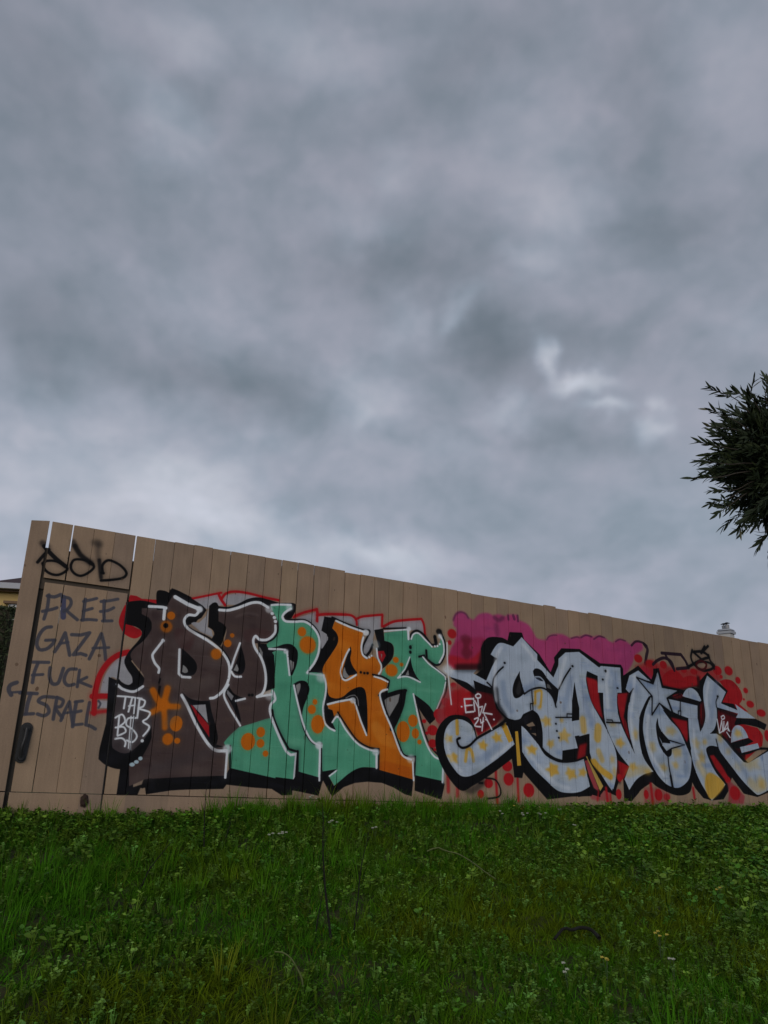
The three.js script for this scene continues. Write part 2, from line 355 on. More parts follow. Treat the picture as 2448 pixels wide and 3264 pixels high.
S white 1 2 15|1292 -950,1332 -1079,1389 -1234,1458 -1341,1534 -1379
D white .6 9 0|1529 -1379 32 28
L white 1 2 18|1538 -1393,1539 -1626
# Z2 orange
D orange .95 2 0|429 -1287 44 53
D orange .95 5 0|382 -1394 37 39
D orange .95 2 0|449 -1401 21 20
D orange .9 2 0|312 -543 29 29
D orange .7 7 0|287 -625 42 42
D black 1 2 0|282 -618 18 18
D orange .9 2 0|747 -693 29 28
D orange .8 2 0|776 -631 17 16
D orange .85 6 0|668 -780 40 39
D orange 1 2 0|962 -1378 54 60
D orange 1 2 0|1054 -1307 33 36
D orange 1 2 0|1058 -1386 30 30
D orange 1 2 0|1102 -1455 22 22
D orange 1 2 0|1473 -1059 19 21
D orange 1 2 0|1450 -1116 32 33
D orange 1 2 0|1507 -1222 55 66
D orange 1 2 0|1333 -536 34 35
D orange .9 8 0|1387 -634 65 65
S black 1 2 11|286 -993,280 -1020
S black 1 2 12|290 -1046,289 -1098,290 -1167
# orange blotch star
S orange .95 7 44|244 -1076,282 -1133,325 -1168
S orange .95 7 43|344 -1052,336 -1109,325 -1168
S orange .95 7 39|324 -1163,375 -1174,431 -1172
S orange .9 9 37|325 -1168,343 -1243,354 -1319
S orange .9 9 39|325 -1168,289 -1200,255 -1223
D orange .95 9 0|325 -1168 43 42
S brownlight .3 24 70|358 -741,424 -692,479 -624
S brownlight .3 27 88|335 -992,490 -1028,640 -975
S brownlight .25 25 73|201 -1668,421 -1587,670 -1596
S brownlight .3 23 58|368 -1289,438 -1208,472 -1147
S darkbrown .5 25 74|279 -1611,512 -1527,708 -1461
# tag left white
S white .95 2 18|-1 -1056,43 -1085,117 -1094,173 -1055
D skywhite 1 2 0|163 -1570 18 13
D skywhite 1 2 0|189 -1552 16 12
D skywhite 1 2 0|213 -1529 14 13
S white 1 2 18|275 -726,233 -795,213 -838,236 -888,269 -922,269 -951
D white 1 2 0|275 -726 13 13
S white 1 2 12|13 -1133,79 -1132,175 -1137
L white 1 2 13|66 -1136,64 -1211
L white 1 2 13|109 -1142,97 -1230
L white 1 2 12|132 -1140,135 -1239
L white 1 2 10|94 -1193,135 -1184
L white 1 2 13|161 -1140,160 -1267
S white 1 2 13|161 -1139,198 -1151,191 -1188,162 -1204,239 -1224,229 -1263,201 -1289,244 -1314,243 -1340,214 -1382
D white 1 2 0|211 -1414 11 11
L white 1 2 12|40 -1260,44 -1386
S white 1 2 12|17 -1275,58 -1252,82 -1294,48 -1331,26 -1339,76 -1332,94 -1363,46 -1391
S white 1 2 12|151 -1268,101 -1274,94 -1317,138 -1343,172 -1386,148 -1426,110 -1417
L white 1 2 8|118 -1259,126 -1467
L white 1 2 8|137 -1256,140 -1475
S white 1 2 12|32 -1411,76 -1405,102 -1427,101 -1456
# Z3 clouds
P cloud 1 2 0|1464 -400,1755 -359,1803 -388,1838 -358,2021 -321,2027 -435,1969 -461,1960 -554,1922 -668,1875 -655,1881 -536,1930 -465,1789 -432,1625 -393,1517 -395,1502 -517,1558 -555,1528 -639,1505 -650
P cloud 1 2 0|2056 -422,2145 -362,2276 -336,2415 -311,2442 -356,2450 -451,2377 -402,2299 -407
L red 1 2 17|1255 -433,1339 -384,1444 -348,1456 -387,1451 -437
S red 1 2 19|1456 -389,1593 -364,1745 -353,1797 -380,1807 -425
S red 1 2 20|1795 -382,1848 -353,1942 -331,2039 -311!,2037 -406
S red 1 2 21|2050 -409,2145 -356,2276 -325,2415 -299!,2441 -346,2454 -437
# Z3 black
F black 1 2 0|1517 -393!,1615 -403!,1594 -478,1643 -522,1646 -590,1590 -685,1537 -770,1519 -833!,1409 -839!,1476 -750,1503 -668,1556 -573,1564 -541!,1497 -508!
F black 1 2 0|1966 -447!,2050 -425!,2066 -524!,2128 -536,2153 -579,2144 -654,2086 -725,2037 -761!,2000 -679!,1987 -597!,2013 -581!
P black 1 2 0|1559 -1552,1680 -1527,1695 -1539,1617 -1591,1663 -1662,1722 -1608,1796 -1547,1893 -1515,2027 -1518,2047 -1525,2357 -1590,2343 -1718,2281 -1705,2177 -1657,2075 -1627,1946 -1622,1839 -1634,1744 -1668,1653 -1736,1631 -1711,1572 -1625,1555 -1653,1533 -1626
P black 1 2 0|2374 -1556,2641 -1590,2654 -1620,2621 -1737,2369 -1675
P black 1 2 0|1362 -1568,1543 -1606,1560 -1653,1539 -1733,1330 -1699,1194 -1653,1191 -1614,1334 -1625
P black 1 2 0|2029 -946,2308 -887,2258 -1080,2168 -1254,2113 -1135
# Z3 fills
F mint 1 2 0|1546 -1236!,1656 -1263!,1626 -1206!,1672 -1152!,1744 -1245,1841 -1341,1942 -1382,2038 -1386!,2024 -1518!,1893 -1519,1797 -1560,1713 -1624,1668 -1658!,1615 -1591!,1685 -1539!,1564 -1562!
F mint 1 2 0|2060 -459!,2272 -410!,2292 -484!,2317 -481!,2333 -436,2377 -420,2445 -462,2524 -529!,2583 -513,2621 -422,2644 -424,2664 -485,2650 -583,2604 -654,2548 -674,2492 -647,2436 -617!,2492 -661!,2582 -714,2650 -752,2667 -783!,2650 -876,2600 -983,2551 -1070!,2484 -1010,2396 -962,2341 -921!,2364 -1010,2398 -1142,2443 -1247,2509 -1349,2596 -1416,2642 -1433!,2632 -1594!,2374 -1560!,2370 -1417!,2296 -1421,2244 -1393,2173 -1254!,2186 -1174,2249 -1041,2281 -906!,2180 -918,2107 -940!,2120 -840!,2039 -815!,2055 -764!,2142 -664,2156 -579,2128 -536,2064 -524!
F orange 1 2 0|1615 -403!,1873 -463!,1848 -567,1862 -657,1907 -690,1963 -662,2027 -708,2048 -765,2020 -799!,1963 -822!,2107 -852!,2091 -919!,2044 -929,2030 -977,2081 -1102,2200 -1313,2252 -1410,2344 -1446!,2357 -1592!,2044 -1530!,2040 -1377!,1947 -1362,1846 -1324,1753 -1236,1665 -1125!,1633 -1163!,1614 -1118!,1576 -1078!,1575 -967!,1556 -882,1524 -824,1537 -770,1590 -685,1640 -599,1644 -545,1620 -502,1589 -479!
P darkorange .55 8 0|2091 -1460,2345 -1505,2354 -1591,2047 -1527,2046 -1475
F orange2 .35 14 0|1961 -1206,2021 -1167,2190 -1331,2170 -1366,2036 -1322
# Z3 inner
F black 1 2 0|1758 -603!,1767 -644,1760 -703,1784 -759,1827 -804!,1820 -819!,1758 -835,1727 -864,1705 -859,1695 -816,1713 -735,1742 -642
F cloudgrey 1 2 0|1713 -770!,1730 -813,1760 -841!,1729 -857,1702 -842,1702 -798
D black 1 2 0|1857 -799 11 10
D black 1 2 0|1889 -802 11 10
D black 1 2 0|1918 -800 12 11
F black 1 2 0|1567 -954!,1594 -1008,1655 -1019,1713 -998,1771 -950,1849 -915,1899 -935,1921 -1034,1932 -1190,1934 -1280!,1915 -1260!,1869 -1151,1833 -1067,1795 -1020!,1657 -1053!,1573 -1071!
F black 1 2 0|1549 -874!,1574 -958,1575 -1069!,1582 -1101!,1623 -1109!,1638 -1150!,1631 -1210!,1659 -1254!,1599 -1247,1561 -1206,1543 -1131,1548 -1046,1562 -942
S cloudgrey .9 2 7|1734 -1010,1772 -989,1814 -983,1838 -1010,1847 -1058
P cloudgrey 1 2 0|2075 -987,2218 -938,2204 -1004,2123 -1130,2092 -1057
S black 1 2 21|2062 -997,2139 -942,2212 -915,2276 -906
S black 1 2 28|2265 -909,2246 -1028,2186 -1165,2146 -1220
F black 1 2 0|2314 -629!,2332 -710,2371 -780,2418 -824!,2328 -793,2225 -792!,2283 -714
P cloudgrey 1 2 0|2294 -737,2302 -782,2268 -781
D black 1 2 0|2311 -550 14 17
D black 1 2 0|2311 -591 13 14
P black 1 2 0|2001 -596,2066 -593,2083 -642,2048 -710,2016 -677
P red .9 2 0|1998 -616,2061 -606,2080 -643,2048 -703,2016 -670
P cloudgrey .9 2 0|2033 -631,2046 -637,2043 -676
F black 1 2 0|2341 -925!,2401 -954,2495 -1009,2553 -1070!,2560 -1115!,2507 -1158!,2452 -1103,2386 -1017
# Z3 outlines
S black 1 2 17|1585 -393,1707 -426,1852 -456,1923 -459,1906 -510,1872 -583,1867 -642,1901 -666
S black 1 2 21|1901 -666,1936 -621,1955 -569
S black 1 2 13|1670 -1122,1763 -1235,1846 -1320,1942 -1365,2040 -1375!,2042 -1526
S black 1 2 12|1546 -1398,1558 -1629
L black 1 2 14|1354 -1424,1350 -1600
S black 1 2 15|2025 -964,2051 -980,2101 -1092,2188 -1261,2254 -1397,2312 -1420,2372 -1417!,2367 -1564
S black 1 2 15|1968 -807,2051 -814,2117 -840!,2101 -918,2056 -962
L black 1 2 14|2053 -425,2277 -393
S black 1 2 20|2303 -483,2322 -433,2377 -404,2445 -435,2513 -502,2564 -501
S black 1 2 32|2552 -435,2564 -487
D black .9 6 0|2594 -386 30 25
S black 1 2 17|2609 -384,2652 -467,2657 -563,2616 -646,2568 -672,2503 -648,2460 -617
L black 1 2 21|2466 -560,2471 -616
L black 1 2 18|2397 -619,2447 -604
S black 1 2 14|2386 -1017,2442 -1184,2509 -1323,2618 -1417
S black 1 2 15|2675 -776,2662 -894,2553 -1091
S black 1 2 13|2503 -646,2582 -709,2662 -749
# Z3 highlights
L white 1 2 17|1621 -416,1749 -450,1875 -474
D white .85 6 0|1892 -477 29 26
S white 1 2 16|1870 -519,1855 -594,1868 -656,1907 -681
D white 1 2 0|1930 -672 10 9
D white 1 2 0|1950 -658 9 8
S white 1 2 15|1747 -628,1719 -681,1685 -773,1680 -818,1697 -862,1737 -871,1820 -821
S white 1 2 16|1580 -1069,1676 -1040,1783 -1015
D white .8 6 0|1796 -1022 26 23
L white 1 2 15|1814 -1038,1869 -1169,1925 -1277
S white 1 2 15|1535 -851,1559 -925,1557 -1002,1543 -1097,1560 -1198,1599 -1241,1650 -1261
D white .4 16 0|1516 -868 40 36
S white .6 5 15|1391 -849,1453 -852,1521 -855
S white 1 2 14|1626 -1200,1672 -1156,1744 -1247,1846 -1342,1947 -1384,2023 -1395
D white .7 7 0|2013 -1400 32 27
L white 1 2 18|2019 -1417,2022 -1518
D white .7 7 0|1523 -1374 30 26
L white 1 2 16|1533 -1390,1542 -1626
L white 1 2 12|1622 -1592,1683 -1549
S white 1 2 15|1994 -597,2007 -669,2040 -725,2038 -770,2020 -796
D skywhite .4 12 0|1981 -566 44 39
L white 1 2 13|2062 -445,2266 -408
L white 1 2 20|2286 -409,2292 -484
D white .8 6 0|2291 -401 24 21
S white 1 2 14|2317 -481,2339 -438,2389 -425,2459 -474,2524 -522
D white 1 2 0|2553 -515 10 9
D white 1 2 0|2579 -510 10 9
D white 1 2 0|2602 -492 10 9
S white 1 2 16|2598 -415,2636 -469,2643 -564,2599 -646
D white .6 8 0|2604 -424 25 21
S white 1 2 12|2433 -617,2492 -668,2582 -715,2653 -756,2662 -783
L white 1 2 11|2662 -805,2639 -896,2559 -1063
L white 1 2 11|2306 -633,2262 -735,2197 -813
S white 1 2 13|2197 -811,2285 -793,2410 -827
S white 1 2 16|2101 -912,2055 -928,2035 -964,2080 -1086,2146 -1205,2244 -1404,2334 -1443
D white .55 11 0|2333 -1437 40 33
L white 1 2 14|2348 -1462,2359 -1599
L white 1 2 13|1979 -821,2041 -831,2105 -852
S white 1 2 15|2346 -929,2375 -1036,2420 -1186,2487 -1333,2553 -1409,2635 -1434
L white 1 2 17|2640 -1442,2632 -1603
L skywhite .5 9 22|2654 -1466,2641 -1607
D orange 1 2 0|1331 -540 34 33
D orange .9 7 0|1387 -632 67 63
D orange 1 2 0|1473 -1058 19 19
D orange 1 2 0|1451 -1117 32 32
D orange 1 2 0|1505 -1222 53 67
D orange 1 2 0|2174 -668 28 24
D orange .9 2 0|2229 -701 18 16
D orange 1 6 0|2136 -756 57 49
D orange 1 2 0|2345 -1141 45 48
D orange 1 2 0|2256 -1231 61 81
D orange 1 2 0|2370 -1239 34 40
D orange 1 2 0|2409 -1303 20 19
# Z4 pink and red
F pink 1 15 0|2739 -248!,2784 -192,2856 -186,2897 -228!,2952 -241!,3013 -181,3100 -159,3165 -173!,3225 -153,3301 -164!,3330 -141!,3443 -130!,3455 -178!,3558 -204,3608 -253,3658 -320,3764 -323!,3786 -289,3848 -261,3965 -247,4056 -274!,4125 -250,4203 -238!,4269 -219,4339 -233!,4413 -211,4513 -238!,4600 -261!,4580 -487!,4375 -508!,4184 -410!,3949 -403!,3829 -633!,3649 -528!,3487 -350!,3346 -346!,3320 -395!,3095 -415!,3045 -520!,3024 -655!,2724 -684!,2684 -635,2718 -516,2753 -463,2772 -334,2746 -317
F pinkred .7 19 0|2724 -515,2783 -441,2902 -407,3047 -380,3070 -438,3020 -542,2900 -594,2712 -613
F red .75 16 0|2707 -575,2900 -584,3021 -503,3077 -397,3094 -475,3043 -638,2875 -669,2724 -679,2684 -635
F maroon .5 19 0|2807 -408,2878 -380,2926 -414,2901 -486,2936 -532,2876 -596,2818 -544,2842 -473
F maroon .6 16 0|2782 -645,3019 -616,3030 -654,2782 -681
S purple .6 8 17|2742 -268,2766 -215,2814 -187,2868 -197,2897 -230
S purple .55 14 39|3180 -190,3224 -207,3275 -180
S purple .35 14 57|3198 -261,3208 -331
S purple .6 3 23|3333 -151,3336 -187
S purple .6 3 30|3391 -144,3403 -174
S purple .6 3 23|3440 -138,3444 -189
S purple .55 2 14|3771 -323,3800 -288,3848 -269,3896 -264
S purple .55 2 17|4068 -273,4139 -252,4167 -256
S purple .55 2 18|4207 -248,4268 -222,4328 -232
S purple .55 2 18|4364 -249,4428 -209,4500 -225
D red .95 6 0|2727 -388 45 41
D red .95 3 0|2703 -467 20 21
D red 1 3 0|2741 -822 31 21
D red 1 2 0|2772 -912 71 54
D red 1 2 0|2661 -967 41 33
D red 1 2 0|2695 -1043 70 44
D red 1 2 0|2622 -1112 56 36
D red 1 2 0|2600 -1073 56 46
D red 1 2 0|2769 -1001 28 22
D red 1 3 0|2827 -858 29 24
D red 1 2 0|2534 -1204 51 41
D red 1 2 0|2480 -1230 16 13
D red 1 2 0|2535 -1308 41 34
D red 1 2 0|2557 -1354 14 12
D red 1 2 0|2452 -1137 20 16
D orange .4 19 0|2781 -859 46 38
F redpink .75 22 0|2644 -903,2781 -798,2921 -843,2918 -1050,2780 -1125,2611 -1181,2577 -1074
F red .8 22 0|2712 -907,2827 -851,2932 -899,2895 -1052,2757 -1099,2644 -1070
F red 1 8 0|2827 -898!,2968 -829!,3159 -861!,3227 -1048!,3177 -1118!,2986 -1223!,2941 -1123!,2814 -1086!,2723 -1083!,2803 -993!
F maroon .85 16 0|2921 -823,3136 -824,3181 -956,3251 -1056,3129 -1130,2986 -1195,2941 -1105,2826 -1085,2920 -938
L red .9 6 23|3163 -1480,3166 -1607,3176 -1759
L red .9 6 21|3392 -1550,3397 -1732
D red 1 3 0|3286 -1452 53 44
D red 1 3 0|3297 -1559 53 51
D red 1 3 0|3510 -1641 59 57
D red 1 2 0|3087 -1598 44 38
D red 1 2 0|3006 -1685 32 32
L red .7 7 30|2684 -1534,2689 -1674
L red .6 9 30|2778 -1584,2777 -1706
S black .9 2 14|3056 -1557,3161 -1571,3212 -1651,3187 -1701,3070 -1719
L black .9 2 18|2992 -1599,3027 -1598
P redpink .7 10 0|4187 -1342,4245 -1477,4412 -1618,4457 -1714,4215 -1700,4167 -1625
# Z5 pink red
F pink 1 17 0|4154 -293!,4184 -257,4243 -223,4329 -221!,4364 -242!,4417 -211,4497 -219,4538 -250!,4596 -260!,4636 -227,4691 -208,4765 -218,4830 -250!,4896 -207,4989 -208,5000 -277!,4882 -345!,4853 -409!,4826 -451!,4741 -546!,4702 -647!,4676 -639!,4666 -477!,4424 -480!,4365 -507!,4146 -401!
F pink .95 8 0|4922 -474!,4995 -443!,5131 -476!,5105 -568!,5042 -573!
F redpink .8 12 0|4997 -423,5092 -402,5213 -446,5270 -497,5136 -565,5055 -461
S purple .6 2 18|4192 -251,4250 -223,4329 -228
S purple .6 2 17|4353 -249,4417 -214,4490 -217
S purple .6 2 17|4632 -241,4690 -212,4765 -218
S purpleblack .8 2 24|4845 -254,4911 -207,4996 -207,5056 -236
S purpleblack .9 2 35|5019 -218,5060 -270,5035 -352,5016 -415
P red .7 24 0|4855 -459,5128 -364,5218 -400,5473 -421,5966 -373,6127 -452,6067 -505,5776 -507,5197 -582,4986 -523
D red 1 3 0|4925 -374 56 41
D red 1 8 0|5079 -405 54 34
D red 1 3 0|5266 -401 50 39
D red 1 3 0|5554 -427 44 28
D red 1 3 0|5703 -428 51 30
D red 1 4 0|6062 -382 66 48
D red 1 4 0|6239 -368 63 48
D red 1 4 0|6111 -442 25 20
D red 1 4 0|6371 -456 40 36
D red 1 4 0|6477 -554 37 29
D red 1 4 0|6525 -693 61 36
D red 1 4 0|6685 -773 71 38
D red 1 4 0|6431 -650 16 11
D red 1 4 0|6739 -1005 45 59
F red 1 3 0|5223 -563!,5262 -498,5373 -442,5469 -453,5535 -506!,5647 -473,5745 -485!,5800 -459!,5783 -576!,5648 -587,5477 -642!,5230 -634!
F red 1 3 0|6077 -492!,6178 -463,6291 -475,6393 -559,6409 -646,6350 -704!,6481 -776!,6082 -736!,6073 -684!,6175 -589!
F red 1 3 0|5990 -777!,6315 -805!,6267 -884!,6386 -910!,6597 -932!,6665 -1009,6636 -1115!,6577 -1141!,6320 -1289!,6225 -1231!,6094 -1087!,5950 -1034!,5849 -1034!
F maroon .8 17 0|5990 -777,6296 -812,6239 -943,6179 -992,6176 -1116,6339 -1175,6324 -1266,6226 -1226,6094 -1087,5984 -1032,5885 -1021
S maroon .7 17 56|6176 -1116,6300 -1200,6324 -1266
# Z5 black mass
F black 1 2 0|6289 -853!,6587 -841!,6752 -889!,6707 -951!,6598 -926,6386 -910,6242 -925
F black 1 2 0|6160 -1106!,6433 -1045!,6508 -1076!,6272 -1162!,6179 -1150
S black 1 2 23|6263 -1213,6406 -1195,6576 -1147,6728 -1139
F black 1 2 0|4147 -390!,4381 -489!,4425 -471!,4682 -459!,4709 -495!,4707 -560!,4918 -444!,5082 -564!,5111 -512!,5118 -455!,5198 -442!,5241 -611!,5479 -624!,5527 -632!,5665 -586!,5762 -600!,5774 -519!,5908 -414!,6194 -582!,6087 -706!,6261 -710!,6334 -798!,6005 -787!,5973 -993!,6112 -1086!,6326 -1255!,6388 -1297!,6741 -1138!,6694 -1566!,6469 -1627!,6265 -1599!,6105 -1441!,6040 -1578!,5955 -1660!,5785 -1675!,5667 -1656!,5561 -1565!,5528 -1513!,5476 -1609,5301 -1639,5080 -1584,4982 -1531!,4842 -1595!,4701 -1708!,4611 -1690!,4614 -1512!,4579 -1504!,4496 -1649!,4482 -1649!,4334 -1600!,4321 -1678!,4208 -1656!,4060 -1684!
P red .9 7 0|4242 -593,4357 -614,4393 -695,4413 -799,4348 -908,4271 -810,4231 -688
S red .6 9 42|4282 -663,4302 -766,4350 -876
P red .9 9 0|4613 -740,4770 -717,4713 -839,4674 -947,4677 -1072,4630 -950,4605 -826
P red .7 11 0|4674 -947,4712 -1007,4740 -1172,4682 -1093
P red .9 7 0|4551 -1345,4703 -1399,4629 -1502,4574 -1553,4534 -1505
P tan 1 3 0|4575 -1543,4609 -1513,4593 -1691,4494 -1664
P tan 1 3 0|4935 -1552,5066 -1579,5211 -1626,5184 -1718,4771 -1726,4811 -1616
P redpink .5 15 0|4874 -1574,5066 -1579,5211 -1626,5184 -1718,4858 -1725
P red .9 10 0|5291 -910,5552 -931,5539 -1085,5521 -1162,5427 -1026,5329 -924
P maroon .8 10 0|5726 -740,5812 -722,5809 -858,5760 -962,5711 -1020,5695 -899
L red .8 3 25|5756 -760,5730 -941
P red .9 8 0|5817 -1250,5876 -1242,5985 -1347,6067 -1464,6006 -1477,5882 -1362
P red .9 10 0|5342 -692,5473 -670,5598 -710,5433 -729
# Z4 black mass
F black 1 3 0|3027 -482!,3096 -383,3245 -360,3320 -379!,3345 -300!,3487 -288!,3507 -348!,3678 -463!,3803 -615!,3855 -517!,3850 -476!,3944 -380!,4166 -363!,4477 -498!,4447 -860!,4564 -1163!,4518 -1664!,4370 -1619!,4326 -1659!,4247 -1623!,4217 -1672!,3978 -1682!,3708 -1712!,3624 -1640!,3457 -1497!,3443 -1545!,3358 -1542!,3339 -1390!,3121 -1523,2935 -1619,2811 -1662,2678 -1552,2590 -1415,2562 -1274,2600 -1164,2689 -1085,2791 -1064,2895 -1085,2952 -1151!,2974 -1242!,3251 -1084!,3276 -1059!,3181 -984!,3147 -862!,2956 -849!,2712 -766!,2970 -713!,3042 -658!
S black .6 17 55|3070 -438,3032 -581,3018 -660
S black .5 18 59|2811 -1618,2912 -1659,3027 -1593
F black 1 3 0|2707 -757!,2781 -750!,2980 -838!,2967 -886!,2816 -823!
P red .9 7 0|4226 -617,4366 -625,4390 -865,4421 -997,4355 -950,4266 -833
P red .8 14 0|4100 -1238,4197 -1213,4174 -1343,4091 -1366
P redpink 1 7 0|4157 -1353,4219 -1468,4308 -1631,4249 -1603,4203 -1498
# Z4 silver
F silver 1 2 0|3130 -523!,3193 -436,3256 -407,3382 -425!,3481 -330!,3654 -466!,3652 -517!,3834 -658!,3901 -539!,3904 -481!,3990 -414!,4157 -391!,4406 -517!,4375 -603!,4244 -563!,4223 -659,4266 -833,4380 -989,4510 -1191!,4472 -1626!,4391 -1536,4255 -1349!,4235 -1281!,4237 -1131!,4058 -1163!,4084 -1268!,3904 -1297!,3899 -1375!,3803 -1355,3678 -1289!,3683 -1144,3653 -1019,3581 -965!,3475 -1011,3436 -1053,3349 -1068,3276 -1056,3193 -974,3156 -871,3142 -814!,2945 -764!,2962 -841!,2874 -789,2712 -758!,2641 -706!,2980 -672!,2944 -706!,3079 -754!,3140 -634!,3191 -554!
F silver 1 2 0|3449 -1110!,3496 -1136,3617 -1244,3713 -1349,3865 -1395,4037 -1383,4148 -1356!,4177 -1480,4204 -1590!,4086 -1639,3954 -1652,3826 -1634,3703 -1555,3558 -1448,3451 -1329!
F silver 1 2 0|2645 -1305,2656 -1206,2700 -1139,2768 -1102,2848 -1106,2929 -1152,2965 -1242!,3069 -1190,3238 -1106!,3285 -1090!,3370 -1269!,3243 -1359,3099 -1448,2936 -1536,2823 -1552,2745 -1497,2678 -1411
P yellow 1 2 0|3226 -1116,3277 -1092,3353 -1241,3309 -1262
P yellow 1 2 0|3378 -1162,3410 -1158,3435 -1442,3393 -1447
P ochre 1 2 0|4175 -1328,4203 -1341,4362 -1583,4323 -1626
# Z4 yellow marks
S yellow .8 3 25|3617 -809,3613 -903
S yellow .8 3 25|3617 -804,3686 -796,3670 -929
T yellow .8 15 0|3600 -909 30 23
T yellow .8 15 0|3654 -938 36 27
T yellow 0.75 15 0|3735 -1052 81 61
T yellow 0.75 15 0|3773 -1245 60 45
T yellow 0.90 13 0|3558 -1304 73 55
T yellow 0.90 13 0|3784 -1461 100 74
T yellow 0.85 14 0|3984 -1487 87 64
T yellow 0.85 14 0|4127 -1472 67 49
T yellow 0.70 15 0|3931 -1168 96 71
T yellow .7 17 0|3910 -1036 37 28
T yellow .7 18 0|4170 -1049 47 52
S yellow .75 9 72|4352 -1073,4325 -1156
T yellow 0.90 13 0|3187 -1225 65 51
T yellow 0.90 12 0|3037 -1298 61 48
T yellow 0.90 12 0|2739 -1408 69 55
T yellow 0.85 12 0|2689 -1262 54 43
S yellow .85 2 31|2774 -1116,2777 -1216
S yellow .8 2 30|2857 -1430,2875 -1338,2915 -1346,2937 -1426
T yellow 0.70 16 0|4354 -1305 84 60
S yellow .9 7 54|4253 -1369,4345 -1424,4463 -1499
# Z4 fades
S black .75 19 55|4407 -654,4407 -822,4436 -996
S black .6 17 37|4241 -595,4325 -608,4380 -635
S black .7 16 44|3184 -820,3205 -954,3276 -1054,3238 -1114
S black .55 19 53|2956 -830,3063 -831,3147 -852
S black .5 19 64|2782 -674,2923 -665,3018 -650
S black .6 17 55|3069 -517,3043 -619,3018 -650
# Z4 details
F black 1 2 0|3449 -637!,3451 -698,3497 -824!,3433 -870,3380 -874,3362 -815,3385 -734
F darkgrey .6 8 0|3442 -719,3457 -817,3418 -850,3401 -812
S black 1 2 15|3146 -819,3157 -735,3203 -672,3266 -619
S black 1 2 15|3088 -770,3142 -814,3161 -900,3200 -983,3294 -1058,3361 -1072
S black 1 2 16|3492 -834,3573 -789,3677 -764,3755 -780,3818 -837,3850 -920
S black 1 2 11|3579 -797,3580 -856,3588 -910
L black 1 2 10|3559 -966,3557 -913,3583 -911,3586 -964
F black 1 2 0|3599 -624!,3633 -596,3700 -610,3779 -689,3891 -763!,3870 -853!,3846 -916!,3818 -837!,3748 -778!,3730 -703!,3667 -701,3616 -673
S silver .9 2 12|3619 -673,3675 -670,3719 -699
P grey .7 3 0|3751 -722,3784 -729,3808 -768,3753 -757
F black 1 2 0|4083 -677!,4048 -839,4030 -1033!,4156 -1009!,4114 -865
S black 1 2 16|3895 -755,3962 -654,4043 -556
D black 1 2 0|4068 -533 14 11
D black 1 2 0|3283 -582 13 10
D black 1 2 0|3184 -555 12 10
L black 1 2 11|3841 -1013,4038 -999
L black 1 2 10|3974 -1002,3976 -972,4039 -970
D black 1 2 0|3841 -1068 12 9
D black 1 2 0|3849 -1130 12 9
D black 1 2 0|3868 -1188 12 9
F black 1 2 0|3293 -1082!,3373 -1074,3451 -1052,3578 -967!,3643 -1005,3674 -1115,3678 -1294!,3617 -1244,3496 -1136,3447 -1105!,3448 -1129!,3365 -1139!,3286 -1115
P tan .9 2 0|3503 -1099,3574 -1068,3604 -1100,3534 -1114
P tan .8 2 0|3555 -1166,3608 -1163,3613 -1188
P black 1 2 0|3904 -1297,4087 -1266,4054 -1166,4214 -1130,4232 -1281,4167 -1343,4037 -1383,3912 -1384
P red .8 14 0|4103 -1238,4197 -1213,4167 -1343,4064 -1372
S black 1 2 20|2802 -1250,2776 -1267,2792 -1311,2835 -1327,2904 -1301,2977 -1242,3081 -1189,3250 -1105
S black 1 2 16|3678 -1289,3752 -1352,3866 -1391,4037 -1380,4160 -1343
S black 1 2 19|4167 -1343,4260 -1457,4388 -1570,4466 -1627
P redpink 1 3 0|4158 -1373,4193 -1362,4313 -1621,4250 -1589,4209 -1517
P ochre 1 2 0|4175 -1328,4203 -1341,4362 -1583,4323 -1626
S black 1 2 14|4201 -1342,4262 -1428,4374 -1571
S black 1 2 20|4375 -603,4244 -563
S black 1 2 17|4223 -649,4266 -833,4380 -989,4505 -1186
# Z4 white tag
L white .95 2 15|2941 -919,2848 -929,2863 -1038,2942 -1026
L white .95 2 12|2852 -985,2931 -973
L white .95 2 14|2943 -919,2956 -1020
S white .95 2 13|2991 -873,3017 -882,3012 -904,2979 -909,2965 -891,2991 -873
L white .95 2 14|2988 -911,3000 -1059
L white .95 2 12|2957 -935,2992 -989,3037 -976,3010 -1049
L white .95 2 14|3069 -954,3038 -1028,3134 -1035
S white .95 2 13|2951 -1087,2988 -1074,2986 -1097,2955 -1141,3016 -1147
L white .95 2 11|3012 -1086,3018 -1117,3047 -1098
L white .95 2 12|3043 -1068,3027 -1179
L white .95 2 13|3054 -1041,3129 -1160
L white .95 2 11|3065 -1083,3082 -1088
D white .95 2 0|3154 -1077 10 8
D white .95 2 0|2821 -994 9 7
S white .85 3 14|2676 -472,2684 -702,2719 -983
D white .7 22 0|2684 -702 55 46
D white .4 25 0|2655 -705 92 28
# Z5 fades
S black .75 15 49|4424 -756,4440 -901,4458 -1024
S black .6 15 32|4245 -593,4315 -602,4399 -621
S black .7 15 46|4769 -728,4724 -880,4738 -1037
S black .6 14 31|4551 -1345,4557 -1435,4568 -1544
S black .7 16 46|5552 -931,5540 -1074,5540 -1193
S black .6 16 34|5299 -915,5392 -925,5552 -931
S black .75 17 47|5743 -739,5718 -853,5720 -1008
S black .6 16 35|5256 -621,5429 -640,5749 -579
S black .7 17 42|5762 -486,5759 -566,5724 -638
S black .6 18 46|5835 -1239,5898 -1263,6052 -1453
S black .6 17 43|6007 -776,6157 -811,6310 -835
S black .6 19 48|6163 -982,6141 -1118,6331 -1221
# Z5 silver
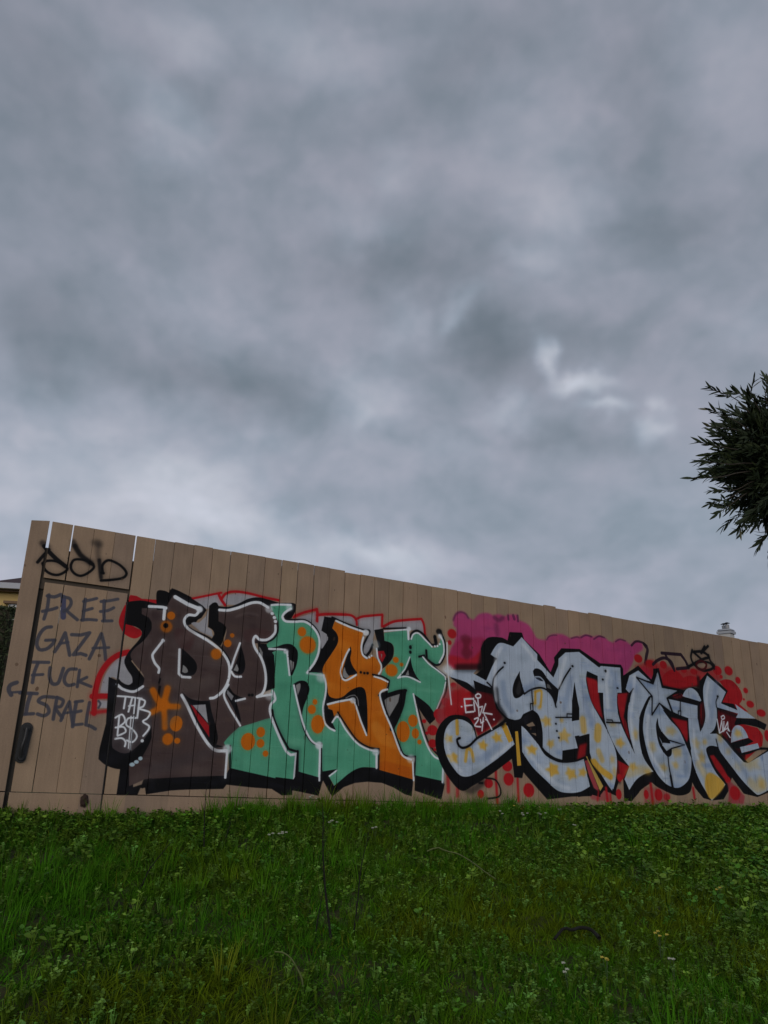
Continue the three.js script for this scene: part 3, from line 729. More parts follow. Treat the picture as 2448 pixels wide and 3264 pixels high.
F silver 1 2 0|4159 -423!,4378 -518!,4379 -596!,4244 -561!,4226 -657,4272 -831,4358 -959,4446 -1081,4532 -1234,4553 -1354,4525 -1505,4485 -1607!,4407 -1549,4244 -1358!,4224 -1300!,4233 -1129!,4109 -1162!
F silver 1 2 0|4377 -529!,4423 -496!,4672 -488!,4668 -727!,4614 -730!,4599 -837,4620 -982,4687 -1118,4787 -1285!,4733 -1089,4725 -944,4761 -803,4827 -669!,4769 -719!,4725 -688!,4786 -553!,4913 -492!,5072 -584!,4980 -579!,4883 -557!,4931 -605!,5054 -717!,4951 -848,4885 -975,4869 -1134,4910 -1308,5020 -1432!,4886 -1463,4778 -1517,4683 -1608!,4632 -1514!,4703 -1399!,4572 -1273,4460 -1085,4426 -954,4431 -747!,4367 -750!
F silver 1 2 0|5055 -737!,4973 -862,4931 -972,4919 -1078,4953 -1254,5013 -1386,5092 -1486,5204 -1554,5341 -1567,5475 -1496,5530 -1386,5548 -1290!,5488 -1164,5411 -1027,5297 -931,5228 -855!,5165 -788!,5052 -905!,5062 -747
P silver 1 2 0|5297 -734,5708 -769,5690 -902,5556 -903,5446 -883,5350 -857
F silver 1 2 0|5500 -690!,5561 -623,5646 -599,5727 -638,5773 -714!,5735 -733!,5598 -710
F silver 1 2 0|5695 -899!,5710 -1026!,5769 -961,5812 -858,5808 -688,5825 -572,5899 -450!,6160 -596!,6067 -719!,6312 -771!,6282 -709!,6582 -837!,6272 -851!,6315 -805!,5992 -763!,5979 -880,5924 -985,5849 -1036!,5950 -1030!,6048 -1078,6165 -1178,6319 -1291!,6388 -1297!,6727 -1162!,6651 -1556!,6509 -1602,6448 -1597,6285 -1489,6121 -1341,5989 -1215,5955 -1161!,5848 -1154,5773 -1193,5809 -1300,5891 -1416,6004 -1520!,5785 -1677!,5648 -1510,5563 -1321,5547 -1085,5556 -903!
F silver 1 2 0|6156 -1108!,6188 -991,6259 -930,6346 -934,6407 -990,6433 -1043!,6287 -1074
P silver 1 2 0|6284 -1144,6572 -1090,6589 -1140,6303 -1202
P silver 1 2 0|5180 -461,5223 -626,5465 -637,5277 -730,5339 -871,5165 -788,5051 -907,5075 -727,4880 -560,5101 -604
L black 1 2 15|5180 -461,5223 -626,5465 -637,5277 -730,5339 -871,5165 -788,5051 -907,5075 -727,4880 -560,5101 -604,5180 -461
# Z5 yellow
T yellow .7 24 0|6281 -1009 77 58
F yellow .9 10 0|5739 -1443,5824 -1418,5991 -1520,5787 -1664,5705 -1561
S yellow .6 11 71|4160 -1013,4167 -1103
S yellow .7 9 84|4342 -1072,4328 -1164
S yellow .9 7 58|4270 -1377,4347 -1443,4460 -1498
S yellow .5 11 59|4332 -1284,4368 -1353
T yellow .6 20 0|4513 -1456 32 69
T yellow .6 20 0|4494 -1347 49 46
T yellow 0.60 18 0|4601 -1190 72 51
T yellow .6 21 0|4812 -1106 48 84
T yellow 0.70 16 0|4747 -1397 67 47
T yellow .7 19 0|4933 -1435 68 24
T yellow .5 24 0|5298 -1045 109 62
T yellow .45 23 0|5018 -1209 70 73
T yellow .5 23 0|5353 -1235 91 74
T yellow 0.60 19 0|5148 -1391 76 52
T yellow 0.60 19 0|5321 -1363 69 47
T yellow .5 24 0|5636 -1145 75 76
T yellow .6 22 0|5762 -1122 54 36
T yellow .5 25 0|5995 -1070 59 78
T yellow .6 22 0|5699 -1272 75 75
T yellow .5 25 0|6112 -1187 71 52
T yellow .35 30 0|6422 -1307 184 91
T yellow .5 30 0|6549 -1481 82 90
T yellow .3 29 0|6242 -1336 120 64
T yellow .5 22 0|4522 -1030 66 14
# Z5 details
F black 1 2 0|5060 -723!,4986 -807,4925 -930,4901 -1079,4927 -1255,5011 -1407!,5025 -1442!,4904 -1319,4859 -1155,4880 -954,4954 -826,5024 -739
F black 1 2 0|5129 -929!,5133 -1002,5175 -1063,5264 -1135!,5279 -1196!,5284 -1219!,5270 -1271,5214 -1286,5139 -1214,5102 -1131,5094 -1004
P silver 1 2 0|5121 -1104,5163 -1160,5464 -1167,5278 -1207,5215 -1241,5161 -1183
L black 1 2 12|5164 -1157,5256 -1133,5469 -1165,5281 -1209,5215 -1241
S black 1 2 14|5223 -1278,5226 -1377,5239 -1460
L black 1 2 28|5238 -1466,5252 -1568
F black 1 2 0|5205 -845!,5304 -871,5555 -906!,5539 -1085!,5556 -1198!,5534 -1242!,5488 -1164,5411 -1027,5296 -937
P red .9 10 0|5307 -912,5535 -934,5528 -1086,5507 -1141,5427 -1026
L black 1 2 12|5465 -732,5451 -838
L black 1 2 11|5416 -891,5422 -843,5459 -840,5452 -891
F black 1 2 0|5289 -735!,5474 -668!,5502 -696!,5599 -705,5761 -726!,5730 -768!,5496 -746
P red .5 10 0|5339 -714,5472 -679,5501 -707,5418 -725
F black 1 2 0|5776 -1192!,5831 -1157,5928 -1174,5988 -1220,6121 -1341,6285 -1489,6456 -1603!,6268 -1583,6122 -1440!,6038 -1540!,5996 -1509!,5891 -1416,5809 -1300
P red .95 10 0|5817 -1250,5876 -1242,5985 -1347,6082 -1474,6028 -1498,5882 -1362
D red 1 3 0|6048 -1475 41 33
P redpink .9 12 0|6028 -1498,6096 -1495,6279 -1621,6248 -1697,6011 -1702,6047 -1583
D red 1 8 0|6133 -1597 78 67
L black 1 2 15|4452 -1016,4627 -1009
L black 1 2 10|4457 -993,4525 -990,4535 -1011
D black 1 2 0|4480 -539 15 14
D black 1 2 0|4437 -623 13 10
D black 1 2 0|4620 -687 13 10
D black 1 2 0|6026 -651 16 11
S black 1 2 13|6025 -659,5992 -708,5992 -763
S black 1 2 13|4826 -674,4784 -726,4761 -803
S black 1 2 12|5934 -1085,5954 -1172
T yellow 0.60 18 0|4601 -1190 72 51
T yellow .5 22 0|4536 -1034 73 17
D red 1 3 0|4572 -1504 28 36
D red 1 3 0|4549 -1648 34 45
D red 1 3 0|4896 -1641 32 40
D red 1 3 0|5056 -1640 51 53
D red .7 7 0|5162 -1658 45 31
L red .9 7 30|4965 -1546,4975 -1722
L red .9 8 26|5532 -1566,5541 -1659
L red .9 7 26|4396 -1598,4407 -1714
L red .8 7 21|4443 -1646,4448 -1723
L red .7 7 21|4305 -1630,4285 -1707
# silver shading
S white .55 14 34|3255 -447,3191 -544,3167 -763,3182 -917
S white .5 14 35|3486 -391,3573 -464,3623 -520
S white .5 16 41|3987 -462,3938 -592,3903 -729
S white .5 14 30|2689 -1194,2684 -1312,2734 -1444,2812 -1512
S white .5 14 31|3123 -1409,3244 -1329,3330 -1269
S white .45 15 37|3489 -1298,3609 -1425,3791 -1569,3957 -1612
S steel .5 20 55|3260 -755,3280 -900,3351 -991
S steel .5 21 51|3654 -700,3587 -746,3509 -793
S steel .5 22 60|4044 -644,3994 -793,3945 -928
S steel .4 18 51|2891 -1437,3030 -1395,3173 -1305
S steel .45 22 61|4180 -674,4207 -878,4292 -1036
S white .5 15 38|4507 -536,4483 -645,4478 -877
S white .5 16 39|4862 -546,4809 -767,4766 -983,4782 -1190
S white .5 15 36|5005 -914,4966 -1128,5022 -1303,5155 -1463
S white .5 17 40|5910 -519,5851 -685,5849 -866
S white .5 16 38|5621 -1015,5612 -1201,5693 -1423
S steel .5 23 56|4608 -548,4580 -701,4565 -871
S steel .5 24 58|5415 -1114,5475 -1261,5452 -1432
S steel .45 26 58|6032 -508,5975 -652,5885 -909
S steel .5 25 61|6072 -1122,6219 -1271,6362 -1443
S yellow .35 22 84|4683 -1460,4831 -1424,4948 -1430
S yellow .35 25 98|6389 -1486,6485 -1539,6599 -1502
S yellow .35 24 79|5641 -1339,5709 -1422,5762 -1506
# Z5 scribbles and tag
S purpleblack .95 2 32|5122 -412,5191 -364,5290 -331,5383 -361,5418 -443
L purpleblack .95 2 33|5256 -285,5533 -271,5592 -329,5633 -394,5457 -423
L purpleblack .9 2 28|5303 -289,5407 -427
S black .95 2 26|5709 -205,5681 -285,5722 -356,5842 -403,5965 -379,6022 -344
S black .95 2 29|5718 -224,5862 -207,5953 -250,5877 -278,5768 -322,5625 -389
L black .95 2 26|5731 -227,5825 -281
L black .95 2 32|5842 -221,5904 -149
L black .95 2 29|5852 -214,5958 -137
S black .95 2 23|5644 -375,5820 -317,5957 -315,6018 -368
S blackred .9 2 26|5748 -348,5822 -305,5903 -332,5861 -389,5775 -392,5748 -348
S black .9 2 26|5952 -233,5970 -290,6024 -332
L white .95 2 15|5981 -885,5994 -1020,6049 -892,6049 -1000
S white .95 2 14|6046 -855,6086 -841,6096 -866,6059 -880,6046 -855
L white .95 2 15|6081 -902,6061 -999,6138 -903,6131 -989
L white .95 2 14|6003 -1019,6132 -961,6153 -993
L white .95 2 14|6107 -1008,6151 -1056
`;
const INK = {
  black: '13,13,17', white: '224,230,240', skywhite: '176,200,214', cloud: '160,160,168', cloudgrey: '138,138,140', grey: '120,122,122', darkgrey: '60,60,64', tan: '153,131,111',
  red: '172,26,34', maroon: '74,14,20', redpink: '160,66,74', pink: '176,66,118', pinkred: '160,40,80', purple: '74,34,66', purpleblack: '40,24,38', blackred: '70,16,20',
  mint: '84,162,132', brown: '74,60,60', darkbrown: '66,58,62', brownlight: '112,100,98', maroonbrown: '74,46,48', orange: '196,104,18', orange2: '222,150,66', darkorange: '176,78,12',
  silver: '172,186,206', yellow: '206,160,58', ochre: '190,160,84', steel: '122,142,176', slate: '68,70,82', slateblue: '64,68,100',
};
const ART_W = 4.3, ART_H = 2.05, ART_PX = 2048 / ART_W, ART_FROM = [-0.85, 3.2];
const spots = new Map();
function softSpot(rgb) {                                           // a round blot of spray, thick in the middle
  if (!spots.has(rgb)) {
    const c = canvasOf(64, 64), x = c.getContext('2d'), g = x.createRadialGradient(32, 32, 0, 32, 32, 32);
    g.addColorStop(0, 'rgba(' + rgb + ',1)'); g.addColorStop(0.5, 'rgba(' + rgb + ',0.6)'); g.addColorStop(1, 'rgba(' + rgb + ',0)');
    x.fillStyle = g; x.fillRect(0, 0, 64, 64); spots.set(rgb, c);
  }
  return spots.get(rgb);
}
function paintCanvas(from) {
  const W = 2048, H = Math.round(ART_H * ART_PX), c = canvasOf(W, H), x = c.getContext('2d');
  const X = (mm) => (mm / 1000 - from) * ART_PX, Y = (mm) => -mm / 1000 * ART_PX, K = ART_PX / 1000;
  x.fillStyle = 'rgb(' + INK.tan + ')'; x.fillRect(0, 0, W, H);
  seed = 99;
  SEAMS.forEach((s, i) => {                                        // every board was coated on its own: slight differences of tone
    const a = X(s * 1000), b = X((SEAMS[i + 1] ?? s + 0.14) * 1000), v = rr(-1, 1);
    x.fillStyle = v > 0 ? `rgba(172,148,124,${v * 0.3})` : `rgba(122,108,102,${-v * 0.34})`; x.fillRect(a, 0, b - a, H);
  });
  const trace = (pts, closed, smooth) => {
    const n = pts.length, P = new Path2D(), tan = pts.map((p, i) => {
      if (!smooth || p[2]) return [0, 0];
      const a = pts[closed ? (i + n - 1) % n : Math.max(0, i - 1)], b = pts[closed ? (i + 1) % n : Math.min(n - 1, i + 1)];
      return [(b[0] - a[0]) / 6, (b[1] - a[1]) / 6];
    });
    P.moveTo(pts[0][0], pts[0][1]);
    for (let i = 1; i < n + (closed ? 1 : 0); i++) {
      const a = i - 1, b = i % n, len = Math.hypot(pts[b][0] - pts[a][0], pts[b][1] - pts[a][1]), cut = (t) => { const l = Math.hypot(t[0], t[1]), k = l > len * 0.42 ? len * 0.42 / l : 1; return [t[0] * k, t[1] * k]; };
      const ta = cut(tan[a]), tb = cut(tan[b]);
      P.bezierCurveTo(pts[a][0] + ta[0], pts[a][1] + ta[1], pts[b][0] - tb[0], pts[b][1] - tb[1], pts[b][0], pts[b][1]);
    }
    if (closed) P.closePath();
    return P;
  };
  const MOTTLE = { silver: [['104,132,184', 0.5], ['206,214,222', 0.55], ['126,142,160', 0.45], ['150,158,150', 0.3], ['182,194,214', 0.4]], black: [['30,30,40', 0.5], ['8,8,10', 0.4]], red: [['190,44,48', 0.3], ['130,16,26', 0.4]], brown: [['108,98,98', 0.4], ['54,40,44', 0.5], ['92,74,66', 0.35]], mint: [['66,140,114', 0.4], ['112,184,154', 0.35]], cloud: [['134,134,142', 0.3], ['184,184,190', 0.25]], orange: [['174,82,12', 0.35], ['216,130,42', 0.35]], darkbrown: [['98,92,96', 0.4], ['52,44,46', 0.3]], pink: [['134,46,104', 0.25], ['176,76,134', 0.2]] };
  for (const line of PAINT.trim().split('\n')) {
    if (line[0] === '#') continue;
    const [head, tail] = line.split('|'), [op, col, al, soft, wide] = head.split(' ');
    const pts = tail.split(',').map((p) => { const corner = p.endsWith('!'), v = p.replace('!', '').split(' ').map(Number); return [X(v[0]), Y(v[1]), corner, v[2], v[3]]; });
    const lo = Math.min(...pts.map((p) => p[0])), hi = Math.max(...pts.map((p) => p[0])), pad = (Number(wide) + 3 * soft + 40 + (pts[0][3] || 0)) * K + 4;
    if (hi < -pad || lo > W + pad) continue;
    seed = Math.round(Number(tail.split(/[ ,!]/)[0]) * 7 + Number(tail.split(/[ ,!]/)[1]) * 13) & 0xffff;
    const rgb = 'rgb(' + INK[col] + ')';
    x.save(); x.beginPath(); x.rect(Math.max(0, lo - pad), Math.max(0, Math.min(...pts.map((p) => p[1])) - pad * 1.2 - (pts[0][4] || 0) * K), hi - lo + 2 * pad, Math.max(...pts.map((p) => p[1])) - Math.min(...pts.map((p) => p[1])) + 2.4 * pad + 2 * (pts[0][4] || 0) * K); x.clip();
    x.globalAlpha = Number(al); x.fillStyle = x.strokeStyle = rgb; x.lineCap = 'round'; x.lineJoin = op === 'P' || op === 'F' ? 'miter' : 'round';
    x.filter = 'blur(' + Math.max(0.7, soft * K * 0.62).toFixed(1) + 'px)';
    if ((op === 'S' || op === 'L' || op === 'D') && soft < 12 && ['red', 'white', 'black', 'orange', 'mint', 'yellow'].includes(col)) {   // overspray round the line
      x.save(); x.globalAlpha = (col === 'white' ? 0.1 : 0.18) * Number(al); x.filter = 'blur(' + (11 * K).toFixed(1) + 'px)';
      if (op === 'D') { x.beginPath(); x.ellipse(pts[0][0], pts[0][1], (pts[0][3] + 9) * K, (pts[0][4] + 9) * K, 0, 0, 7); x.fill(); } else { x.lineWidth = (Number(wide) + 22) * K; x.stroke(trace(pts, false, op === 'S')); }
      x.restore();
    }
    if (op === 'D') { x.beginPath(); x.ellipse(pts[0][0], pts[0][1], pts[0][3] * K, pts[0][4] * K, 0, 0, 7); x.fill(); }
    else if (op === 'T') {
      x.beginPath(); const turn = rr(0, 6), r = pts[0][3] * K, r2 = pts[0][4] * K;
      for (let i = 0; i < 10; i++) { const k = i % 2 ? rr(0.4, 0.6) : rr(0.7, 1.15), a = turn + i * Math.PI / 5; x.lineTo(pts[0][0] + Math.cos(a) * r * k, pts[0][1] + Math.sin(a) * r2 * k); }
      x.closePath(); x.fill();
    } else if (op === 'S' || op === 'L') {
      x.lineWidth = Math.max(1, wide * K); x.stroke(trace(pts, false, op === 'S'));
    } else {
      const P = trace(pts, true, op === 'F'); x.fill(P);
      const M = MOTTLE[col];
      if (M && Number(al) > 0.8) {
        x.filter = 'none'; x.clip(P);
        const y0 = Math.min(...pts.map((p) => p[1])), y1 = Math.max(...pts.map((p) => p[1])), n = Math.min(90, (hi - lo) * (y1 - y0) / 1500);
        for (let i = 0; i < n; i++) {
          const [k, a] = M[Math.floor(rnd() * M.length)];
          const rx = rr(12, 70), ry = rr(8, 32); x.globalAlpha = a * rr(0.3, 1); x.drawImage(softSpot(k), rr(lo, hi) - rx, rr(y0, y1) - ry, 2 * rx, 2 * ry);
        }
        for (let i = 0; i < n * 1.2; i++) { const [k, a] = M[Math.floor(rnd() * M.length)]; x.globalAlpha = a * rr(0.2, 0.9); x.fillStyle = 'rgb(' + k + ')'; const u = rr(lo, hi), v = rr(y0, y1); x.fillRect(u, v, rr(10, 60), rr(1, 3)); }
      }
    }
    x.restore();
  }
  x.filter = 'none'; x.globalAlpha = 1; seed = 313;
  for (let i = 0; i < 130; i++) {                                  // knots, nail marks and small knocks in the boards
    const u = rr(0, W), v = rr(0.02, 0.98) * H, big = rnd() < 0.12; x.globalAlpha = rr(0.25, 0.7); x.fillStyle = big ? 'rgb(84,62,50)' : 'rgb(48,38,34)';
    x.beginPath(); x.ellipse(u, v, big ? rr(3, 6) : rr(0.8, 2), big ? rr(4, 9) : rr(0.8, 2.6), rr(-0.5, 0.5), 0, 7); x.fill();
  }
  x.globalAlpha = 1;
  const im = x.getImageData(0, 0, W, H), d = im.data;
  for (let j = 0; j < H; j++) for (let i = 0; i < W; i++) {
    const o = (j * W + i) * 4, s = from + i / ART_PX, k = 1 + 0.035 * n3(s * 70, j / ART_PX * 5, 0.5) + 0.05 * n3(s * 9, j / ART_PX * 7, 3.5) + (rnd() - 0.5) * 0.10;
    d[o] *= k; d[o + 1] *= k; d[o + 2] *= k;
  }
  x.putImageData(im, 0, 0);
  const t = new THREE.CanvasTexture(c); t.colorSpace = THREE.SRGBColorSpace;
  t.repeat.set(1 / ART_W, 1 / ART_H); t.offset.set(-from / ART_W, 1);
  return t;
}
const SEAMS = [-0.703, -0.573, -0.431, -0.288, -0.145, -0.002, 0.142, 0.282, 0.427, 0.572, 0.713, 0.853, 0.992, 1.133, 1.270, 1.411, 1.548, 1.685, 1.825, 1.961, 2.098, 2.234, 2.373, 2.516, 2.651, 2.787, 2.930, 3.066, 3.206, 3.340, 3.476, 3.618, 3.756, 3.899, 4.045, 4.181, 4.311, 4.459, 4.606, 4.746, 4.880, 5.031, 5.165, 5.308, 5.447, 5.598, 5.745, 5.896, 6.046, 6.188, 6.341, 6.478, 6.626, 6.782];                                        // where the boards meet, metres along the fence from the gate's latch side
const SEAM0 = -5;
for (let i = 0; i < 12; i++) SEAMS.push(SEAMS[SEAMS.length - 1] + 0.14);

// ---------------------------------------------------------------- fence
{
  const grain = canvasOf(512, 512), gx = grain.getContext('2d'), gi = gx.createImageData(512, 512);
  for (let j = 0; j < 512; j++) for (let i = 0; i < 512; i++) { const v = 128 + 90 * fbm(i / 9, j / 110, 1.3, 3) + (rnd() - 0.5) * 30, o = (j * 512 + i) * 4; gi.data[o] = gi.data[o + 1] = gi.data[o + 2] = v; gi.data[o + 3] = 255; }
  gx.putImageData(gi, 0, 0);
  const bump = new THREE.CanvasTexture(grain); bump.wrapS = bump.wrapT = THREE.MirroredRepeatWrapping; bump.repeat.set(3.1, 1.3);
  const painted = ART_FROM.map((from) => new THREE.MeshPhysicalMaterial({ map: paintCanvas(from), roughness: 0.8, specularIntensity: 0.35, bumpMap: bump, bumpScale: 0.0005 }));
  const matAt = (s) => painted[s < 3.32 ? 0 : 1];
  const raw = mat(0.075, 0.06, 0.048, 0.95), iron = mat(0.012, 0.012, 0.014, 0.5), cut = mat(0.17, 0.125, 0.09, 0.9);
  seed = 4242;
  const fence = thing('wooden_fence', 'long tan board fence covered with big spray painted letters', 'fence', [FX, TOP, FZ]); fence.rotation.y = HEAD;
  // a board between two places along the fence; top and bottom follow the fall of the fence; front edges eased; uv in metres on the fence face
  function boardGeo(s0, s1, top, bot, front, thick, tilt = 0, ease = 0.0022, ear0 = 0) {
    const xs = [s0, s0, s0 + ease, s1 - ease, s1, s1], zs = [front - thick, front - ease, front, front, front - ease, front - thick];
    const pos = [], uv = [], idx = [];
    const Y = (s, h) => h + SLOPE * s;
    for (let k = 0; k < 6; k++) {                                  // side walls, each its own corners so the edges stay crisp
      const l = (k + 1) % 6, b = pos.length / 3;
      for (const [i, h] of [[k, bot], [l, bot], [l, top], [k, top]]) {
        const hh = h === top ? top - (ear0 && xs[i] < s0 + 0.01 ? ear0 : 0) : h, z = zs[i] + tilt * (h - bot);
        pos.push(xs[i], Y(xs[i], hh), z); uv.push(xs[i], hh);
      }
      idx.push(b, b + 1, b + 2, b, b + 2, b + 3);
    }
    for (const h of [top, bot]) {
      const b = pos.length / 3;
      for (let k = 0; k < 6; k++) { const hh = h === top ? top - (ear0 && xs[k] < s0 + 0.01 ? ear0 : 0) : h; pos.push(xs[k], Y(xs[k], hh), zs[k] + tilt * (h - bot)); uv.push(xs[k], hh - 0.004); }
      for (let k = 1; k < 5; k++) h === top ? idx.push(b, b + k, b + k + 1) : idx.push(b, b + k + 1, b + k);
    }
    const g = new THREE.BufferGeometry();
    g.setAttribute('position', new THREE.Float32BufferAttribute(pos, 3)); g.setAttribute('uv', new THREE.Float32BufferAttribute(uv, 2)); g.setIndex(idx); g.computeVertexNormals();
    return g;
  }
  const RAIL = -1.765, DOOR = -0.411;
  const tight = new Set([-2, -1, 11, 19, 39, 42]), wideGap = new Set([5, 8, 9, 10, 12, 27, 37, 41, 47]);
  const half = (n) => (tight.has(n) ? 0.0007 : wideGap.has(n) ? rr(0.0028, 0.0038) : rr(0.0012, 0.0024));
  const gaps = SEAMS.map((_, i) => half(i + SEAM0));
  let step = 0;
  for (let i = 0; i + 1 < SEAMS.length; i++) {
    const n = i + SEAM0, transom = n >= -4 && n < 0;
    let a = SEAMS[i] + gaps[i], b = SEAMS[i + 1] - gaps[i + 1];
    if (n === -4 || n === -3 || n === 0) a += n === 0 ? 0.008 : 0.004;
    if (rnd() < 0.3) step = rr(-0.009, 0.009);
    const top = n < 2 ? 0 : step + rr(-0.002, 0.002), front = rr(-0.0016, 0.0016), bot = transom ? DOOR + 0.015 : RAIL + 0.004 + rr(0, 0.004);
    if (n === -5) b -= 0.012;
    part('board', boardGeo(a, b, top, bot, front, 0.017, rr(-0.0008, 0.0008), 0.0022, n === -5 ? 0.016 : 0), matAt(a), fence);
  }
  // bottom boards, laid over the foot of the uprights
  for (const [a, b] of [[SEAMS[5] + 0.004, 2.437], [2.441, 4.876], [4.88, 7.6]]) part('kick_board', boardGeo(a, b, RAIL, RAIL - 0.135, 0.006, 0.02), matAt((a + b) / 2), fence);
  part('kick_board', boardGeo(SEAMS[0] - 0.01, SEAMS[1] - 0.014, RAIL, RAIL - 0.135, 0.006, 0.02), matAt(-0.7), fence);
  // the frame behind: rails and posts
  for (let i = 5; i + 1 < SEAMS.length; i += 8) part('backing_panel', boardGeo(SEAMS[i] + (i === 5 ? 0.03 : 0.002), SEAMS[Math.min(i + 8, SEAMS.length - 1)] - 0.002, -0.19, -1.86, -0.0205, 0.008, 0, 0.001), raw, fence);
  for (const h of [-0.24, -0.98, -1.7]) part('rail', boardGeo(SEAMS[5] + 0.03, SEAMS[SEAMS.length - 1], h + 0.045, h - 0.045, -0.031, 0.038), raw, fence);
  part('rail', boardGeo(SEAMS[0] + 0.02, SEAMS[5] + 0.028, -0.185, -0.47, -0.0195, 0.038), raw, fence);
  for (const s of [SEAMS[0] + 0.08, SEAMS[5] + 0.06, 2.44, 4.88, 7.3]) part('post', boardGeo(s - 0.045, s + 0.045, -0.2, -2.3, -0.072, 0.09), raw, fence);
  part('hinge_jamb', boardGeo(SEAMS[0] + 0.1, SEAMS[1] + 0.05, -0.42, -1.9, -0.034, 0.022), mat(0.05, 0.045, 0.04, 0.9), fence);

  // the gate leaf, cut out of the same boards
  const gate = thing('gate', 'tan board gate with grey hand written words, left end of the fence', 'gate', [FX, TOP, FZ]); gate.rotation.y = HEAD;
  for (let i = 1; i < 5; i++) {
    const n = i + SEAM0, a = SEAMS[i] + gaps[i] + (i === 1 ? 0.018 : 0), b = SEAMS[i + 1] - gaps[i + 1] - (i === 4 ? 0.003 : 0);
    part('board', boardGeo(a, b, DOOR - 0.016, RAIL + 0.005, -0.001 + rr(-0.001, 0.001), 0.017), matAt(a), gate);
  }
  part('kick_board', boardGeo(SEAMS[1] + 0.012, SEAMS[5] - 0.006, RAIL, RAIL - 0.125, 0.005, 0.02), matAt(0), gate);
  for (const h of [-0.5, -1.1, -1.65]) part('rail', boardGeo(SEAMS[1] + 0.05, SEAMS[5] - 0.02, h + 0.045, h - 0.045, -0.0195, 0.038), raw, gate);
  {                                                                // pull handle: black plate with a boss at each end and a grip between
    const s0 = -0.522, h0 = -1.378, s1 = -0.531, h1 = -1.556, y = (s, h) => h + SLOPE * s, sh = new THREE.Shape(), r = 0.034;
    sh.absarc(s0, y(s0, h0), r, 0, Math.PI, false); sh.absarc(s1, y(s1, h1), r * 0.92, Math.PI, Math.PI * 2, false);
    const plate = new THREE.ExtrudeGeometry(sh, { depth: 0.006, bevelEnabled: true, bevelSize: 0.002, bevelThickness: 0.002, bevelSegments: 1, curveSegments: 14 }); plate.translate(0, 0, 0.003);
    const handle = part('door_handle', plate, iron, gate);
    for (const [s, h] of [[s0, h0], [s1, h1]]) { const c = new THREE.CylinderGeometry(0.017, 0.02, 0.03, 16); c.rotateX(Math.PI / 2); c.translate(s, y(s, h), 0.024); part('boss', c, mat(0.03, 0.03, 0.032, 0.4, { metalness: 0.5 }), handle); }
    part('grip', tube([[s0, y(s0, h0), 0.034], [s0 - 0.004, y(s0, h0) - 0.06, 0.05], [s1 - 0.004, y(s1, h1) + 0.06, 0.05], [s1, y(s1, h1), 0.034]], 0.011, 0.011, 8), iron, handle);
  }
  {                                                                // stub of a sawn branch on the bottom board
    const g = new THREE.IcosahedronGeometry(0.03, 3), P = g.attributes.position;
    for (let i = 0; i < P.count; i++) { const k = 1 + 0.4 * n3(P.getX(i) * 60, P.getY(i) * 60, P.getZ(i) * 60); P.setXYZ(i, P.getX(i) * k * 0.8, P.getY(i) * k * 1.25, P.getZ(i) * k * 0.5); }
    g.computeVertexNormals(); g.translate(-0.115, -1.8, 0.012);
    part('knot', g, mat(0.03, 0.014, 0.01, 0.9), gate);
  }
}

